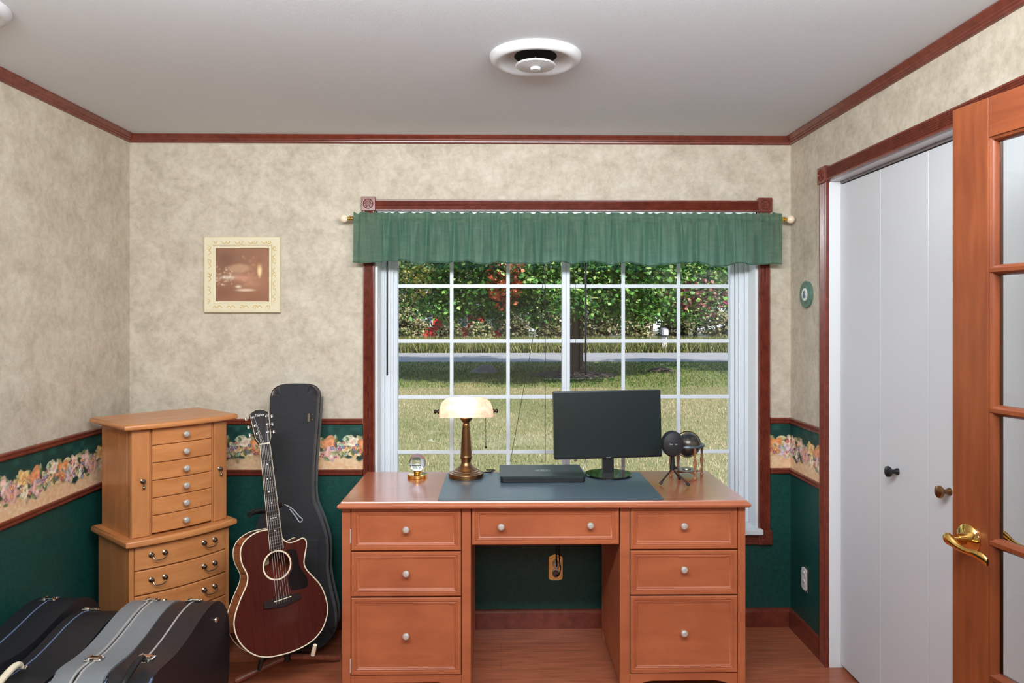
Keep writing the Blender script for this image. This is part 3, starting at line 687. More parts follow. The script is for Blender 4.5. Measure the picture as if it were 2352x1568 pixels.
# --- picture
def make_picture():
    p = thing('picture_frame', 'square cream picture frame with scrollwork and a brown still-life print', 'picture', (-1.272, YB-.001, 1.752))
    o, i = .187, .130
    prof = [(0, 0), (0, .014), (.004, .019), (.012, .021), (.040, .017), (.046, .012), (.050, .014), (.056, .012), (.057, 0)]
    bm = new_bm(); loops = []
    for a, h in prof:
        s = o-a; loops.append([bm.verts.new((x*s, -h, z*s)) for x, z in ((-1, -1), (1, -1), (1, 1), (-1, 1))])
    for A, B in zip(loops, loops[1:]):
        for k in range(4): bm.faces.new((A[k], A[(k+1) % 4], B[(k+1) % 4], B[k]))
    obj('frame', bm, plain('cream_frame', C(218, 208, 176), .5, var=.05, vscale=18), p, ang=.5)
    gold = plain('frame_gold', C(204, 168, 96), .45)
    bm = new_bm()
    def scroll(cx, cz, s, flip, rot):
        pts = []
        for k in range(15):
            a = k*.55; r = s*(1-k/17)
            x, z = flip*r*math.cos(a), r*math.sin(a)
            c, sn = math.cos(rot), math.sin(rot); pts.append((cx+x*c-z*sn, -.0188, cz+x*sn+z*c))
        tube(bm, pts, .0016, 5)
    def swirl(p0, p1, amp):
        pts = []
        for k in range(11):
            t = k/10; x = p0[0]+(p1[0]-p0[0])*t; z = p0[1]+(p1[1]-p0[1])*t
            dx, dz = p1[0]-p0[0], p1[1]-p0[1]; L = math.hypot(dx, dz); w = amp*math.sin(t*2*PI)
            pts.append((x-dz/L*w, -.0185, z+dx/L*w))
        tube(bm, pts, .0015, 5)
    m = .162
    for k in range(5):
        q = -.13+k*.065
        for (cx, cz, rot) in ((q, m, 0), (q, -m, PI), (-m, q, PI/2), (m, q, -PI/2)): scroll(cx, cz, .013, 1 if k % 2 else -1, rot+k)
    for k in range(4):
        q0, q1 = -.12+k*.065, -.075+k*.065
        swirl((q0, m), (q1, m), .010); swirl((q0, -m), (q1, -m), .010); swirl((-m, q0), (-m, q1), .010); swirl((m, q0), (m, q1), .010)
    obj('scrollwork', bm, gold, p)
    n = 90; g = np.linspace(-1, 1, n); X, Z = np.meshgrid(g, g)
    rs = np.random.RandomState(2)
    col = np.array(C(150, 104, 78))*np.ones((n, n, 1)); col = col*(1+.12*np.sin(X*3)[..., None]*np.cos(Z*2.3)[..., None])
    def blob(cx, cz, rx, rz, c, a, hard=1.0):
        k = (np.exp(-(((X-cx)/rx)**2+((Z-cz)/rz)**2)**hard)*a)[..., None]; col[:] = col*(1-k)+np.array(C(*c))*k
    blob(-.6, .6, .5, .5, (110, 78, 62), .7); blob(.1, .55, .5, .5, (136, 98, 76), .6); blob(-.1, .25, .42, .16, (184, 146, 112), .85, 3); blob(-.3, .1, .3, .2, (180, 140, 110), .5)
    blob(.65, .18, .08, .26, (244, 212, 158), .95, 2); blob(.65, .45, .07, .2, (140, 84, 50), .7); blob(0, -.12, .4, .12, (206, 150, 124), .7); blob(-.55, -.1, .25, .06, (226, 214, 196), .7); blob(.12, -.58, .35, .05, (240, 214, 184), .9, 2)
    blob(-.15, -.45, .1, .05, (244, 224, 196), .9); blob(-.7, -.7, .5, .3, (118, 76, 62), .6); blob(.35, -.35, .3, .15, (190, 140, 112), .5); blob(.55, -.85, .7, .25, (140, 92, 64), .6)
    for k in range(60): blob(rs.uniform(-1, -.3), rs.uniform(-.4, .3), .03, .03, (238, 214, 180), .6*rs.rand())
    for k in range(40): blob(rs.uniform(-.2, .5), rs.uniform(-.4, .7), .05, .04, (204, 150, 116), .4*rs.rand())
    P = np.stack([X*i, -.010+0*X, Z*i], -1).reshape(-1, 3); idx = np.arange(n*n).reshape(n, n)
    F = np.stack([idx[:-1, :-1], idx[:-1, 1:], idx[1:, 1:], idx[1:, :-1]], -1).reshape(-1, 4)
    np_obj('print', P, F, M_PRINT, p, np.clip(col, 0, 1).reshape(-1, 3))
make_picture()

# --- small oval-looking round plaque on the right wall
pq = thing('wall_plaque', 'small round green plaque with a white cameo on the wall beside the closet', 'wall plaque', (XR-.001, 3.37, 1.650))
Mq = frame_M((0, 0, 0), (0, 1, 0), (0, 0, 1), (-1, 0, 0))
bm = new_bm(); lathe(bm, [(.062, 0), (.063, .008), (.058, .013), (.050, .011), (.040, .014), (.036, .016), (.033, .013), (0, .013)], segs=40, M=Mq); 
for k in range(36):
    a = k*2*PI/36; bmesh.ops.create_icosphere(bm, subdivisions=1, radius=.0035, matrix=Mq @ Matrix.Translation((.061*math.cos(a), .061*math.sin(a), .010)))
obj('plate', bm, plain('verdigris', C(96, 128, 112), .4, .2, var=.2), pq)
bm = new_bm(); lathe(bm, [(.031, .013), (.029, .016), (0, .017)], segs=32, M=Mq); cm = obj('cameo', bm, M_WHITEP, pq)
bm = new_bm()
for x, z, r in ((0, .010, .008), (.001, -.004, .011), (-.008, -.010, .008), (.009, -.011, .008)): bmesh.ops.create_icosphere(bm, subdivisions=2, radius=1, matrix=Mq @ Matrix.Translation((x, z, .0165)) @ Matrix.Diagonal((r, r, .003, 1)))
obj('relief', bm, plain('cameo_blue', C(92, 110, 132), .5), cm)

# --- wall outlets with shaped plates
def outlet(label, loc, u, n, plug):
    t = thing('wall_outlet', label, 'outlet', loc); u, n = Vector(u), Vector(n); M = frame_M((0, 0, 0), u, (0, 0, 1), n)
    pl = [(-.036, -.048), (-.034, -.056), (-.018, -.064), (.018, -.064), (.034, -.056), (.036, -.048), (.036, .048), (.034, .054), (.016, .063), (0, .066), (-.016, .063), (-.034, .054), (-.036, .048)]
    bm = new_bm(); prism(bm, pl, M, .006, .002, 2); pt = obj('cover_plate', bm, M_WPLATE if plug else M_CHROME, t)
    pl2 = [(a*.8, b*.83) for a, b in pl]; bm = new_bm(); prism(bm, pl2, M @ Matrix.Translation((0, 0, .006)), .002, .0008, 1); obj('inner_plate', bm, M_WPLATE if plug else M_WHITEP, pt)
    for z in (.020, -.020):
        bm = new_bm(); lathe(bm, [(.0165, .006), (.0165, .0105), (0, .0105)], (0, 0, 0), 20, M=M @ Matrix.Translation((0, z, 0))); r = obj('receptacle', bm, M_WHITEP if not plug else M_CREAM, t)
        bm = new_bm()
        for x in (-.006, .006): box(bm, x-.001, x+.001, z-.002, z+.007, .0103, .0112, M=M)
        obj('slot', bm, M_DARK, r)
    return t, M
t, M = outlet('brass outlet plate with two plugs on the green wall under the desk', (.273, YB-.0005, .300), (1, 0, 0), (0, -1, 0), True)
for i, (z, pts) in enumerate(((.018, [(0, .018, .033), (.003, .022, .044), (.004, .045, .03), (.004, .075, .014), (.004, .33, .012)]), (-.026, [(0, -.026, .033), (.012, -.022, .048), (.022, .01, .036), (.018, .06, .016), (.014, .33, .012)]))):
    c = thing('power_plug', 'grey round plug in the %s socket under the desk' % ('upper' if i == 0 else 'lower'), 'plug', (.273, YB-.0005, .300))
    bm = new_bm(); lathe(bm, [(.016, .0115), (.017, .018), (.015, .028), (.008, .034), (0, .035)], (0, 0, 0), 18, M=M @ Matrix.Translation((0, z, 0))); obj('body', bm, M_PLUG if i else M_CREAM, c)
    bm = new_bm(); tube(bm, spline([tuple(M @ Vector(q)) for q in pts], 5, False), .003, 8); obj('cord', bm, M_CABLE, c)
outlet('white outlet with a chrome plate on the green wall near the corner', (XR-.0005, 3.394, .300), (0, 1, 0), (-1, 0, 0), False)
print('ROOM DONE')
#@@OBJECTS
# ------------------------------------------------------------------ desk
def front_panel(bm, x0, x1, z0, z1, y, steps, back=.018):
    loops = []
    for a, dy in [(0, back)]+steps:
        loops.append([bm.verts.new((x, y+dy, z)) for x, z in ((x0+a, z0+a), (x1-a, z0+a), (x1-a, z1-a), (x0+a, z1-a))])
    for A, B in zip(loops, loops[1:]):
        for k in range(4): bm.faces.new((A[k], A[(k+1) % 4], B[(k+1) % 4], B[k]))
    bm.faces.new(loops[-1]); bm.faces.new(loops[0][::-1])
STEPS = [(0, .003), (.003, 0), (.014, 0), (.016, .003), (.019, .003), (.021, .001), (.024, .0035), (.027, .0035), (.030, .006), (.034, .0075)]
def knob(parent, c, mat=M_NICKEL, s=1.0, name='knob'):
    bm = new_bm(); M = frame_M(c, (1, 0, 0), (0, 0, 1), (0, -1, 0))
    lathe(bm, [(.006*s, 0), (.005*s, .006*s), (.006*s, .012*s), (.0115*s, .016*s), (.014*s, .022*s), (.0135*s, .028*s), (.009*s, .033*s), (0, .035*s)], segs=20, M=M)
    return obj(name, bm, mat, parent)
desk = thing('desk', 'reddish wooden kneehole desk with two drawer pedestals under the window', 'desk', (.179, 2.925, 0))
DX, DY = .179, 2.925
def dpart(name, fn, mat=W_DESK, parent=desk, smooth=True):
    bm = new_bm(); fn(bm); bmesh.ops.translate(bm, vec=(-DX, -DY, 0), verts=bm.verts[:]); return obj(name, bm, mat, parent, smooth)
def top(b):
    # moulded slab: ogee lip all round
    L = [(.006, .772), (.0, .779), (.0, .785), (.004, .790), (.012, .794), (.014, .799), (.020, .800)]
    x0, x1, y0, y1 = -.655, 1.012, 2.885, 3.482; loops = []
    for a, z in L: loops.append([b.verts.new(p) for p in ((x0+a, y0+a, z), (x1-a, y0+a, z), (x1-a, y1-a, z), (x0+a, y1-a, z))])
    for A, B in zip(loops, loops[1:]):
        for k in range(4): b.faces.new((A[k], A[(k+1) % 4], B[(k+1) % 4], B[k]))
    b.faces.new(loops[-1]); b.faces.new(loops[0][::-1])
dpart('desk_top', top, W_DESKT)
YD = 2.922
for (l, a, b_, r) in ((-.643, -.607, -.160, -.121), (.486, .527, .969, 1.001)):
    dpart('stile', lambda b: box(b, l, a-.001, YD, YD+.03, 0, .772, .002)); dpart('stile', lambda b: box(b, b_+.001, r, YD, YD+.03, 0, .772, .002))
    dpart('side_panel', lambda b: box(b, l+.001, l+.02, YD+.03, 3.44, .045, .772, .001)); dpart('side_panel', lambda b: box(b, r-.02, r-.001, YD+.03, 3.44, .045, .772, .001))
    dpart('leg', lambda b: box(b, l, l+.035, 3.42, 3.45, 0, .772, .002)); dpart('leg', lambda b: box(b, r-.035, r, 3.42, 3.45, 0, .772, .002))
    dpart('back_panel', lambda b: box(b, l+.035, r-.035, 3.43, 3.445, .045, .772))
    dpart('carcass', lambda b: box(b, l+.021, r-.021, YD+.035, 3.425, .085, .76), W_DESK)
    def rail(b):
        w = b_-a; n = 16; P = [(a, .088), (a, .035)]
        for k in range(n+1):
            t = k/n; P.append((a+.02+(w-.04)*t, .035+.022*min(1, 6*t, 6*(1-t))**.6))
        P += [(b_, .035), (b_, .088)]
        prism(b, P[::-1], frame_M((0, YD+.024, 0), (1, 0, 0), (0, 0, 1), (0, -1, 0)), .02)
    dpart('bottom_rail', rail)
    left = l < 0
    zs = [(.596, .768), (.410, .590), (.092, .404)]
    for z0, z1 in zs:
        d = dpart('drawer', lambda b: front_panel(b, a+.0015, b_-.0015, z0, z1, YD-.004, STEPS))
        kx = -.382 if left else .745; kz = (.684 if left else .694) if z0 > .55 else ((.507 if left else .517) if z0 > .4 else (.255 if left else .259))
        knob(d, (kx-DX, YD+.003-DY, kz))
    if left:
        for z in (.655, .13): dpart('hinge', lambda b: box(b, a-.004, a+.001, YD-.005, YD+.004, z-.028, z+.028, .001), M_NICKEL)
d = dpart('drawer', lambda b: front_panel(b, -.117, .482, .617, .768, YD-.004, STEPS))
for x, z in ((.002, .694), (.364, .698)): knob(d, (x-DX, YD+.003-DY, z))
dpart('drawer_box', lambda b: box(b, -.10, .465, YD+.016, 3.40, .63, .75), W_DESK)
dpart('stretcher', lambda b: box(b, -.121, .486, 3.43, 3.445, .62, .772), W_DESK)

# things on the desk
TZ = .8004
def rounded(x0, x1, y0, y1, r, n=5):
    P = []
    for cx, cy, a0 in ((x1-r, y1-r, 0), (x0+r, y1-r, PI/2), (x0+r, y0+r, PI), (x1-r, y0+r, 1.5*PI)):
        for k in range(n+1): a = a0+k*PI/2/n; P.append((cx+r*math.cos(a), cy+r*math.sin(a)))
    return P
bm = new_bm(); prism(bm, rounded(-.460, .460, -.262, .262, .022), Matrix.Identity(4), .0024, .0006, 1)
o = obj('desk_mat', bm, M_MAT); o.location = (.2045, 3.163, TZ); tag(o, 'wide slate blue desk mat with rounded corners on the wooden desk', 'desk mat')
MZ = TZ+.0028

# banker's lamp
LX, LY = -.160, 3.330
lamp = thing('banker_lamp', 'lit brass banker lamp with alabaster glass shade on the desk mat', 'lamp', (LX, LY, MZ), math.radians(4))
bm = new_bm(); lathe(bm, [(.080, 0), (.081, .004), (.081, .017), (.079, .021), (.072, .023), (.070, .026), (.062, .028), (.060, .031), (.051, .034), (.049, .037), (.041, .041), (.038, .045), (.031, .050), (.027, .057), (.0235, .065), (.0225, .072)], segs=48); obj('base', bm, M_BRONZE, lamp)
bm = new_bm(); lathe(bm, [(.0225, .070), (.024, .082), (.0275, .089), (.030, .093), (.0275, .097), (.026, .100), (.0255, .115), (.0215, .18), (.0165, .238), (.0165, .244), (.014, .248), (.015, .252), (.020, .258), (.028, .268), (.030, .274), (.026, .278), (.020, .282), (.016, .287), (.016, .31)], segs=36); obj('column', bm, M_BRONZE, lamp)
ZS = .262
def shade(b):
    # half-barrel glass shade: length along x, open below
    nx, na = 28, 22; rows = []
    for i in range(nx+1):
        u = -1+2*i/nx; x = .124*u; e = (1-abs(u)**4.5)
        ring = []
        for k in range(na+1):
            a = PI*k/na
            yy = -.066*math.cos(a)*(.80+.20*e); zz = (.02+.088*(max(0, e)**.32)*math.sin(a)**.75) if abs(u) < 1 else .02+.02*math.sin(a)
            if abs(u) == 1: zz = .02+.030*math.sin(a)
            lip = 0.0
            ring.append(b.verts.new((x*(1.0-.0*math.sin(a)), yy, zz)))
        rows.append(ring)
    for A, B in zip(rows, rows[1:]):
        for k in range(na): b.faces.new((A[k], A[k+1], B[k+1], B[k]))
    b.faces.new(rows[0]); b.faces.new(rows[-1])
    bmesh.ops.translate(b, vec=(0, 0, ZS), verts=b.verts[:])
bm = new_bm(); shade(bm); obj('shade', bm, M_SHADE, lamp, ang=1.2)
for s in (-1, 1):
    bm = new_bm(); M = frame_M((s*.122, 0, ZS+.042), (0, 1, 0), (0, 0, 1), (s, 0, 0)); lathe(bm, [(.011, 0), (.011, .008), (.006, .010), (.006, .014), (.009, .016), (.010, .021), (.007, .026), (0, .027)], segs=16, M=M); obj('shade_knob', bm, M_BRONZED, lamp)
bm = new_bm(); tube(bm, [(-.118, 0, ZS+.042), (-.08, .01, ZS+.055), (0, .02, ZS+.05), (.08, .01, ZS+.055), (.118, 0, ZS+.042)], .003, 8); tube(bm, [(0, .018, ZS+.05), (0, .004, .305)], .006, 8); obj('shade_bracket', bm, M_BRONZED, lamp)
bm = new_bm(); bmesh.ops.create_uvsphere(bm, u_segments=16, v_segments=10, radius=.019, matrix=Matrix.Translation((-.010, -.004, ZS+.062))); obj('bulb', bm, M_BULB, lamp)
pl = bpy.data.lights.new('bulb_light', 'POINT'); pl.energy = 1.1; pl.color = (1, .80, .60); pl.shadow_soft_size = .019; po = bpy.data.objects.new('bulb_light', pl); COL.objects.link(po); po.parent = lamp; po.location = (-.010, -.004, ZS+.062+.0)
bm = new_bm(); tube(bm, [(.090, -.01, ZS+.03), (.091, -.012, ZS-.12)], .0012, 6); lathe(bm, [(0, .006), (.004, .005), (.0055, 0), (.004, -.005), (0, -.006)], (.091, -.012, ZS-.124), 10); obj('pull_chain', bm, M_BRONZED, lamp)
bm = new_bm(); tube(bm, spline([(.055, .05, .006), (.09, .055, .008), (.12, .085, .004), (.14, .12, .004), (.10, .14, .002)], 5, False), .003, 8); obj('cord', bm, M_CABLE, lamp)

# crystal ball on brass
cb = thing('crystal_ball', 'clear crystal ball on a round polished brass stand on the desk', 'ornament', (-.386, 3.335, TZ))
bm = new_bm(); lathe(bm, [(.044, 0), (.046, .002), (.046, .014), (.043, .017), (.030, .0175), (.020, .018), (.017, .020), (.017, .028), (.021, .034), (.020, .034), (.012, .0285), (0, .028)], segs=40, cap=False); obj('stand', bm, M_BRASS, cb)
bm = new_bm(); bmesh.ops.create_uvsphere(bm, u_segments=40, v_segments=24, radius=.0405, matrix=Matrix.Translation((0, 0, .0695))); obj('ball', bm, M_CRYST, cb)

# laptop
lp = thing('laptop', 'closed dark laptop lying on the desk mat between lamp and monitor', 'laptop', (.190, 3.205, MZ), math.radians(.8))
bm = new_bm(); prism(bm, rounded(-.190, .190, .004, .252, .012), Matrix.Translation((0, 0, .003)), .015, .003, 2); obj('base', bm, M_BLACK, lp)
bm = new_bm(); prism(bm, rounded(-.192, .192, 0, .254, .014), Matrix.Translation((0, 0, .0185)), .0105, .003, 2); lid = obj('lid', bm, M_LAPTOP, lp)
for x in (-.15, .15):
    for y in (.03, .23):
        bm = new_bm(); lathe(bm, [(.008, 0), (.008, .004)], (x, y, 0), 12); obj('rubber_foot', bm, M_BLACKM, lp)
text('DELL', .026, M_GREYM, lid, Matrix.Translation((0.005, .125, .0292)), 'lettering')
bm = new_bm(); tube(bm, [(.005+.045*math.cos(a)*.8, .125+.022*math.sin(a)*.8, .0293) for a in np.linspace(0, 2*PI, 33)[:-1]], .0007, 4, closed=True); obj('logo_ring', bm, M_GREYM, lid)

# monitor
mo = thing('monitor', 'black flat monitor on a round glossy base, screen off', 'monitor', (.506, 3.362, MZ), math.radians(3))
bm = new_bm(); lathe(bm, [(.108, 0), (.111, .002), (.111, .006), (.108, .0085), (0, .0095)], segs=48, cap=False); obj('base', bm, plain('gloss_black', C(10, 11, 12), .06, coat=.5), mo)
bm = new_bm(); extr(bm, [(-.027, -.014), (-.025, -.020), (.025, -.020), (.027, -.014), (.025, .014), (-.025, .014)], (0, .02, .008), (0, .03, .16), (1, 0, 0), (0, 1, 0)); obj('neck', bm, M_BLACK, mo)
RM = Matrix.Translation((-.005, 0, .2365)) @ Matrix.Rotation(math.radians(-1.3), 4, 'X') @ Matrix.Rotation(math.radians(-.9), 4, 'Y')
bm = new_bm(); box(bm, -.254, .254, -.010, .030, -.157, .157, .004, 2, RM); hs = obj('housing', bm, M_BLACK, mo)
bm = new_bm(); box(bm, -.250, .250, -.0112, -.0098, -.146, .152, 0, 1, RM); obj('screen', bm, M_SCREEN, mo)
text('acer', .013, M_GREYM, hs, RM @ Matrix.Translation((0.0, -.0104, -.1515)) @ Matrix.Rotation(PI/2, 4, 'X'))
bm = new_bm(); tube(bm, spline([(-.10, .04, .09), (-.105, .05, .04), (-.115, .05, .006), (-.09, .10, .002-TZ+TZ)], 6, False), .0022, 8); obj('cable', bm, M_WHITEP, mo)

# microphone on a tripod
mi = thing('microphone', 'black ball shaped microphone on a small three-legged stand', 'microphone', (.772, 3.182, TZ))
bm = new_bm(); Mm = Matrix.Translation((-.012, -.01, .182)); lathe(bm, [(0, -.030), (.030, -.028), (.044, -.020), (.050, -.006), (.050, .006), (.044, .020), (.030, .028), (0, .030)], segs=36, M=Mm @ frame_M((0, 0, 0), (1, 0, 0), (0, 0, 1.14), (0, -1, 0)), cap=False); hd = obj('head', bm, M_BLACKM, mi)
bm = new_bm()
for k in range(7): box(bm, -.018+k*.005, -.018+k*.005+.0034, -.0302-.0085, -.0298-.0085, -.003, .0016+(.002 if k == 0 else 0), M=Matrix.Translation((-.012, -.001, .184)))
obj('maker_mark', bm, M_GREYM, hd)
bm = new_bm(); lathe(bm, [(.011, 0), (.013, .003), (.013, .016), (.010, .022), (.009, .06), (.011, .068)], (-.008, 0, .066), 18); obj('stem', bm, M_BLACK, mi)
bm = new_bm(); tube(bm, [(.004, 0, .073), (.012, 0, .073)], .006, 10); obj('thumb_screw', bm, M_BLACK, mi)
for ex_, ey_ in ((-.070, -.025), (.052, -.056), (.044, .076)):
    bm = new_bm(); tube(bm, [(-.008, 0, .070), (ex_, ey_, .008)], .0036, 8); lg = obj('leg', bm, M_BRONZED, mi)
    bm = new_bm(); dv = Vector((ex_+.008, ey_, -.06)).normalized(); e = Vector((ex_, ey_, .0065)); tube(bm, [e-dv*.016, e-dv*.012, e-dv*.002, e], [.0045, .0064, .0064, .003], 10); obj('rubber_foot', bm, M_BLACK, lg)

# globe
gl = thing('desk_globe', 'small dark desk globe in a ring on turned wooden legs', 'globe', (.866, 3.338, TZ))
def globe_mat():
    m, t, out = nt('dark_globe'); v = coords(t); n = noise(t, v, 22, 5, .6)
    bsdf(t, out, ramp(t, n, [(.48, C(30, 36, 40)), (.54, C(76, 62, 50)), (.7, C(56, 58, 48))]), .3, 0, .5, coat=.3); return m
bm = new_bm(); bmesh.ops.create_uvsphere(bm, u_segments=36, v_segments=22, radius=.057, matrix=Matrix.Translation((0.006, 0, .150))); obj('sphere', bm, globe_mat(), gl)
bm = new_bm(); lathe(bm, [(.062, .143), (.062, .151), (.064, .153), (.082, .153), (.084, .150), (.084, .146), (.082, .143)], segs=48, cap=False)
obj('horizon_ring', bm, plain('pewter_ring', C(92, 104, 112), .3, .6), gl)
bm = new_bm(); tube(bm, [(.006+.060*math.cos(a), .0, .150+.060*math.sin(a)) for a in np.linspace(0, 2*PI, 41)[:-1]], .0022, 6, closed=True); obj('meridian', bm, M_BRASS, gl)
LEGP = [(.0055, 0), (.008, .003), (.0085, .008), (.007, .013), (.004, .016), (.0065, .020), (.0065, .023), (.004, .026), (.0075, .032), (.004, .038), (.0045, .044), (.006, .055), (.0085, .072), (.0085, .080), (.005, .092), (.0065, .097), (.0045, .102), (.006, .115), (.006, .144)]
W_LEGS = wood('turned_leg_wood', C(110, 64, 40), C(166, 106, 66), .3, (9, 9, 1), 6)
for k in range(4):
    a = math.radians(14+90*k); bm = new_bm(); lathe(bm, LEGP, (.080*math.cos(a), .080*math.sin(a), 0), 14); obj('leg', bm, W_LEGS, gl)
for k in range(2):
    a = math.radians(14+90*k); bm = new_bm(); tube(bm, [(.078*math.cos(a), .078*math.sin(a), .023+.004*k), (0, 0, .021+.004*k), (-.078*math.cos(a), -.078*math.sin(a), .023+.004*k)], .004, 8); obj('cross_bar', bm, W_LEGS, gl)
bm = new_bm(); lathe(bm, [(.050, .028), (.052, .031), (.050, .034), (.022, .035), (.020, .040), (0, .041)], segs=32, cap=False); obj('compass_plate', bm, M_PEWTER, gl)

# ------------------------------------------------------------------ jewellery armoire
arm = thing('jewelry_armoire', 'honey coloured bow-front jewelry armoire standing across the room corner', 'armoire', (-1.376, 3.121, 0), math.radians(48.5))
BW = .205
def bow(x, w=BW, d=.026): return -d*(1-(x/w)**2)
def apart(name, fn, mat=W_ARM, parent=arm):
    bm = new_bm(); fn(bm); return obj(name, bm, mat, parent, ang=.7)
def bow_slab(b, w, y1, z0, z1, oh, edge=.008, n=14):
    """slab with bowed front, overhang oh; rounded lip"""
    loops = []
    L = [(.004, z0), (0, z0+edge*.6), (0, z1-edge), (.003, z1-edge*.4), (.009, z1)]
    for a, z in L:
        P = []
        for k in range(n+1):
            x = -w+2*w*k/n; P.append((max(-w+a, min(w-a, x)), bow(x, w, .034)-oh+a, z))
        P += [(w-a, y1-a, z), (-w+a, y1-a, z)]
        loops.append([b.verts.new(p) for p in P])
    m = len(loops[0])
    for A, B in zip(loops, loops[1:]):
        for k in range(m): b.faces.new((A[k], A[(k+1) % m], B[(k+1) % m], B[k]))
    b.faces.new(loops[-1]); b.faces.new(loops[0][::-1])
def bow_panel(b, x0, x1, z0, z1, proud, w=BW, d=.026, thick=.014, n=10, r=.003, back=None):
    loops = []
    for a, o_ in ((0, -thick), (0, proud-r), (r, proud)):
        P = [(x0+a+(x1-x0-2*a)*k/n, z0+a) for k in range(n+1)]+[(x1-a-(x1-x0-2*a)*k/n, z1-a) for k in range(n+1)]
        loops.append([b.verts.new((x, (back if (o_ == -thick and back is not None) else bow(x, w, d)-o_), z)) for x, z in P])
    m = len(loops[0])
    for A, B in zip(loops, loops[1:]):
        for k in range(m): b.faces.new((A[k], A[(k+1) % m], B[(k+1) % m], B[k]))
    F = loops[-1]
    for k in range(n): b.faces.new((F[k], F[k+1], F[m-2-k], F[m-1-k]))
    F = loops[0]
    for k in range(n): b.faces.new((F[m-1-k], F[m-2-k], F[k+1], F[k]))
apart('top', lambda b: bow_slab(b, .243, .345, 1.082, 1.105, .028), W_ARMH)
apart('upper_case', lambda b: (box(b, -BW, BW, .022, .315, .632, 1.082, .001),))
apart('waist_moulding', lambda b: bow_slab(b, .238, .345, .604, .632, .028), W_ARMH)
apart('lower_case', lambda b: (box(b, -.215, .215, .022, .325, .085, .604, .001),))
for s in (-1, 1):
    def strip(b):
        x0, x1 = (-.205, -.137) if s < 0 else (.137, .205)
        bow_panel(b, x0, x1, .633, 1.081, .0, n=4, back=.03)
    sd = apart('side_door', strip)
    bm = new_bm(); c = (s*.166, bow(.166), .865); M = frame_M(c, (1, 0, 0), (0, 0, 1), (0, -1, 0))
    lathe(bm, [(.009, 0), (.010, .003), (.006, .006), (.007, .012), (.009, .016), (.006, .020), (0, .021)], segs=16, M=M)
    tube(bm, [(c[0], c[1]-.014, c[2]-.004), (c[0], c[1]-.015, c[2]-.018)], .0022, 6); lathe(bm, [(0, 0), (.004, -.003), (.0065, -.009), (.004, -.014), (0, -.016)], (c[0], c[1]-.015, c[2]-.016), 12)
    obj('drop_pull', bm, M_PEWTER, sd)
for k in range(6):
    z0 = .640+k*.0733; d = apart('drawer', lambda b: bow_panel(b, -.128, .128, z0+.0012, z0+.0721, -.002, back=.03), W_ARMH)
    knob(d, (0, bow(0)+.001, z0+.037), M_NICKEL, .95)
apart('drawer_surround', lambda b: (box(b, -.137, -.129, -.004, .03, .633, 1.081), box(b, .129, .137, -.004, .03, .633, 1.081)))
for s in (-1, 1): apart('corner_post', lambda b: box(b, s*.2145-(.0 if s < 0 else .018), s*.2145+(.018 if s < 0 else 0), -.0005, .022, .085, .604, .001))
for k in range(5):
    z1 = .598-k*.103; d = apart('drawer', lambda b: bow_panel(b, -.195, .195, z1-.0985, z1, .002, w=.215, d=.032, back=.03, n=14), W_ARMH)
    for s in (-1, 1):
        bm = new_bm(); zc = z1-.042
        for e in (-1, 1):
            x = s*.110+e*.026; M = frame_M((x, bow(x, .215, .032)-.002, zc), (1, 0, 0), (0, 0, 1), (0, -1, 0)); lathe(bm, [(.011, 0), (.011, .002), (.007, .005), (.006, .012), (.008, .016), (.005, .020), (0, .020)], segs=16, M=M)
        y = bow(s*.110, .215, .032)-.018; y1 = bow(s*.110-.026, .215, .032)-.016; y2 = bow(s*.110+.026, .215, .032)-.016
        tube(bm, spline([(s*.110-.026, y1, zc), (s*.110-.024, y-.002, zc-.012), (s*.110-.016, y-.006, zc-.019), (s*.110, y-.007, zc-.0205), (s*.110+.016, y-.006, zc-.019), (s*.110+.024, y-.002, zc-.012), (s*.110+.026, y2, zc)], 4, False), .0022, 8)
        obj('bail_handle', bm, M_PEWTER, d)
for s in (-1, 1):
    for y in (.03, .30):
        apart('foot', lambda b: box(b, s*.195-.022, s*.195+.022, y-.022, y+.022, 0, .085, .004))

# ------------------------------------------------------------------ gig bag against the wall
ln = math.radians(7); GB_M = frame_M((-.98, 3.275, .022), (1, 0, 0), (0, math.sin(ln), math.cos(ln)), (0, -math.cos(ln), math.sin(ln)))
bag = thing('gig_bag', 'tall black padded instrument bag leaning on the green wall behind the guitar', 'instrument bag'); bag.matrix_world = GB_M
half = [(0, 1.213), (.055, 1.211), (.090, 1.200), (.110, 1.170), (.111, 1.116), (.107, 1.025), (.101, .90), (.098, .814), (.099, .72), (.108, .66), (.145, .576), (.170, .497), (.176, .42), (.177, .36), (.192, .284), (.214, .20), (.222, .15), (.220, .09), (.190, .040), (.140, .010), (.07, .0), (0, 0)]
poly = spline([(x, y) for x, y in half]+[(-x, y) for x, y in half[-2:0:-1]], 3)
bm = new_bm(); prism(bm, poly, Matrix.Translation((0, 0, -.115)), .115, .045, 5); body = obj('shell', bm, M_BAG, bag, ang=1.0)
bm = new_bm(); tube(bm, [(x*.985, .6+(y-.6)*.995, -.0125) for x, y in poly], .0028, 6, closed=True); obj('piping', bm, M_PIPE, bag)
bm = new_bm(); tube(bm, [(x*1.003, .6+(y-.6)*1.002, -.055) for x, y in poly], .004, 6, closed=True); obj('zipper', bm, M_BLACK, bag)
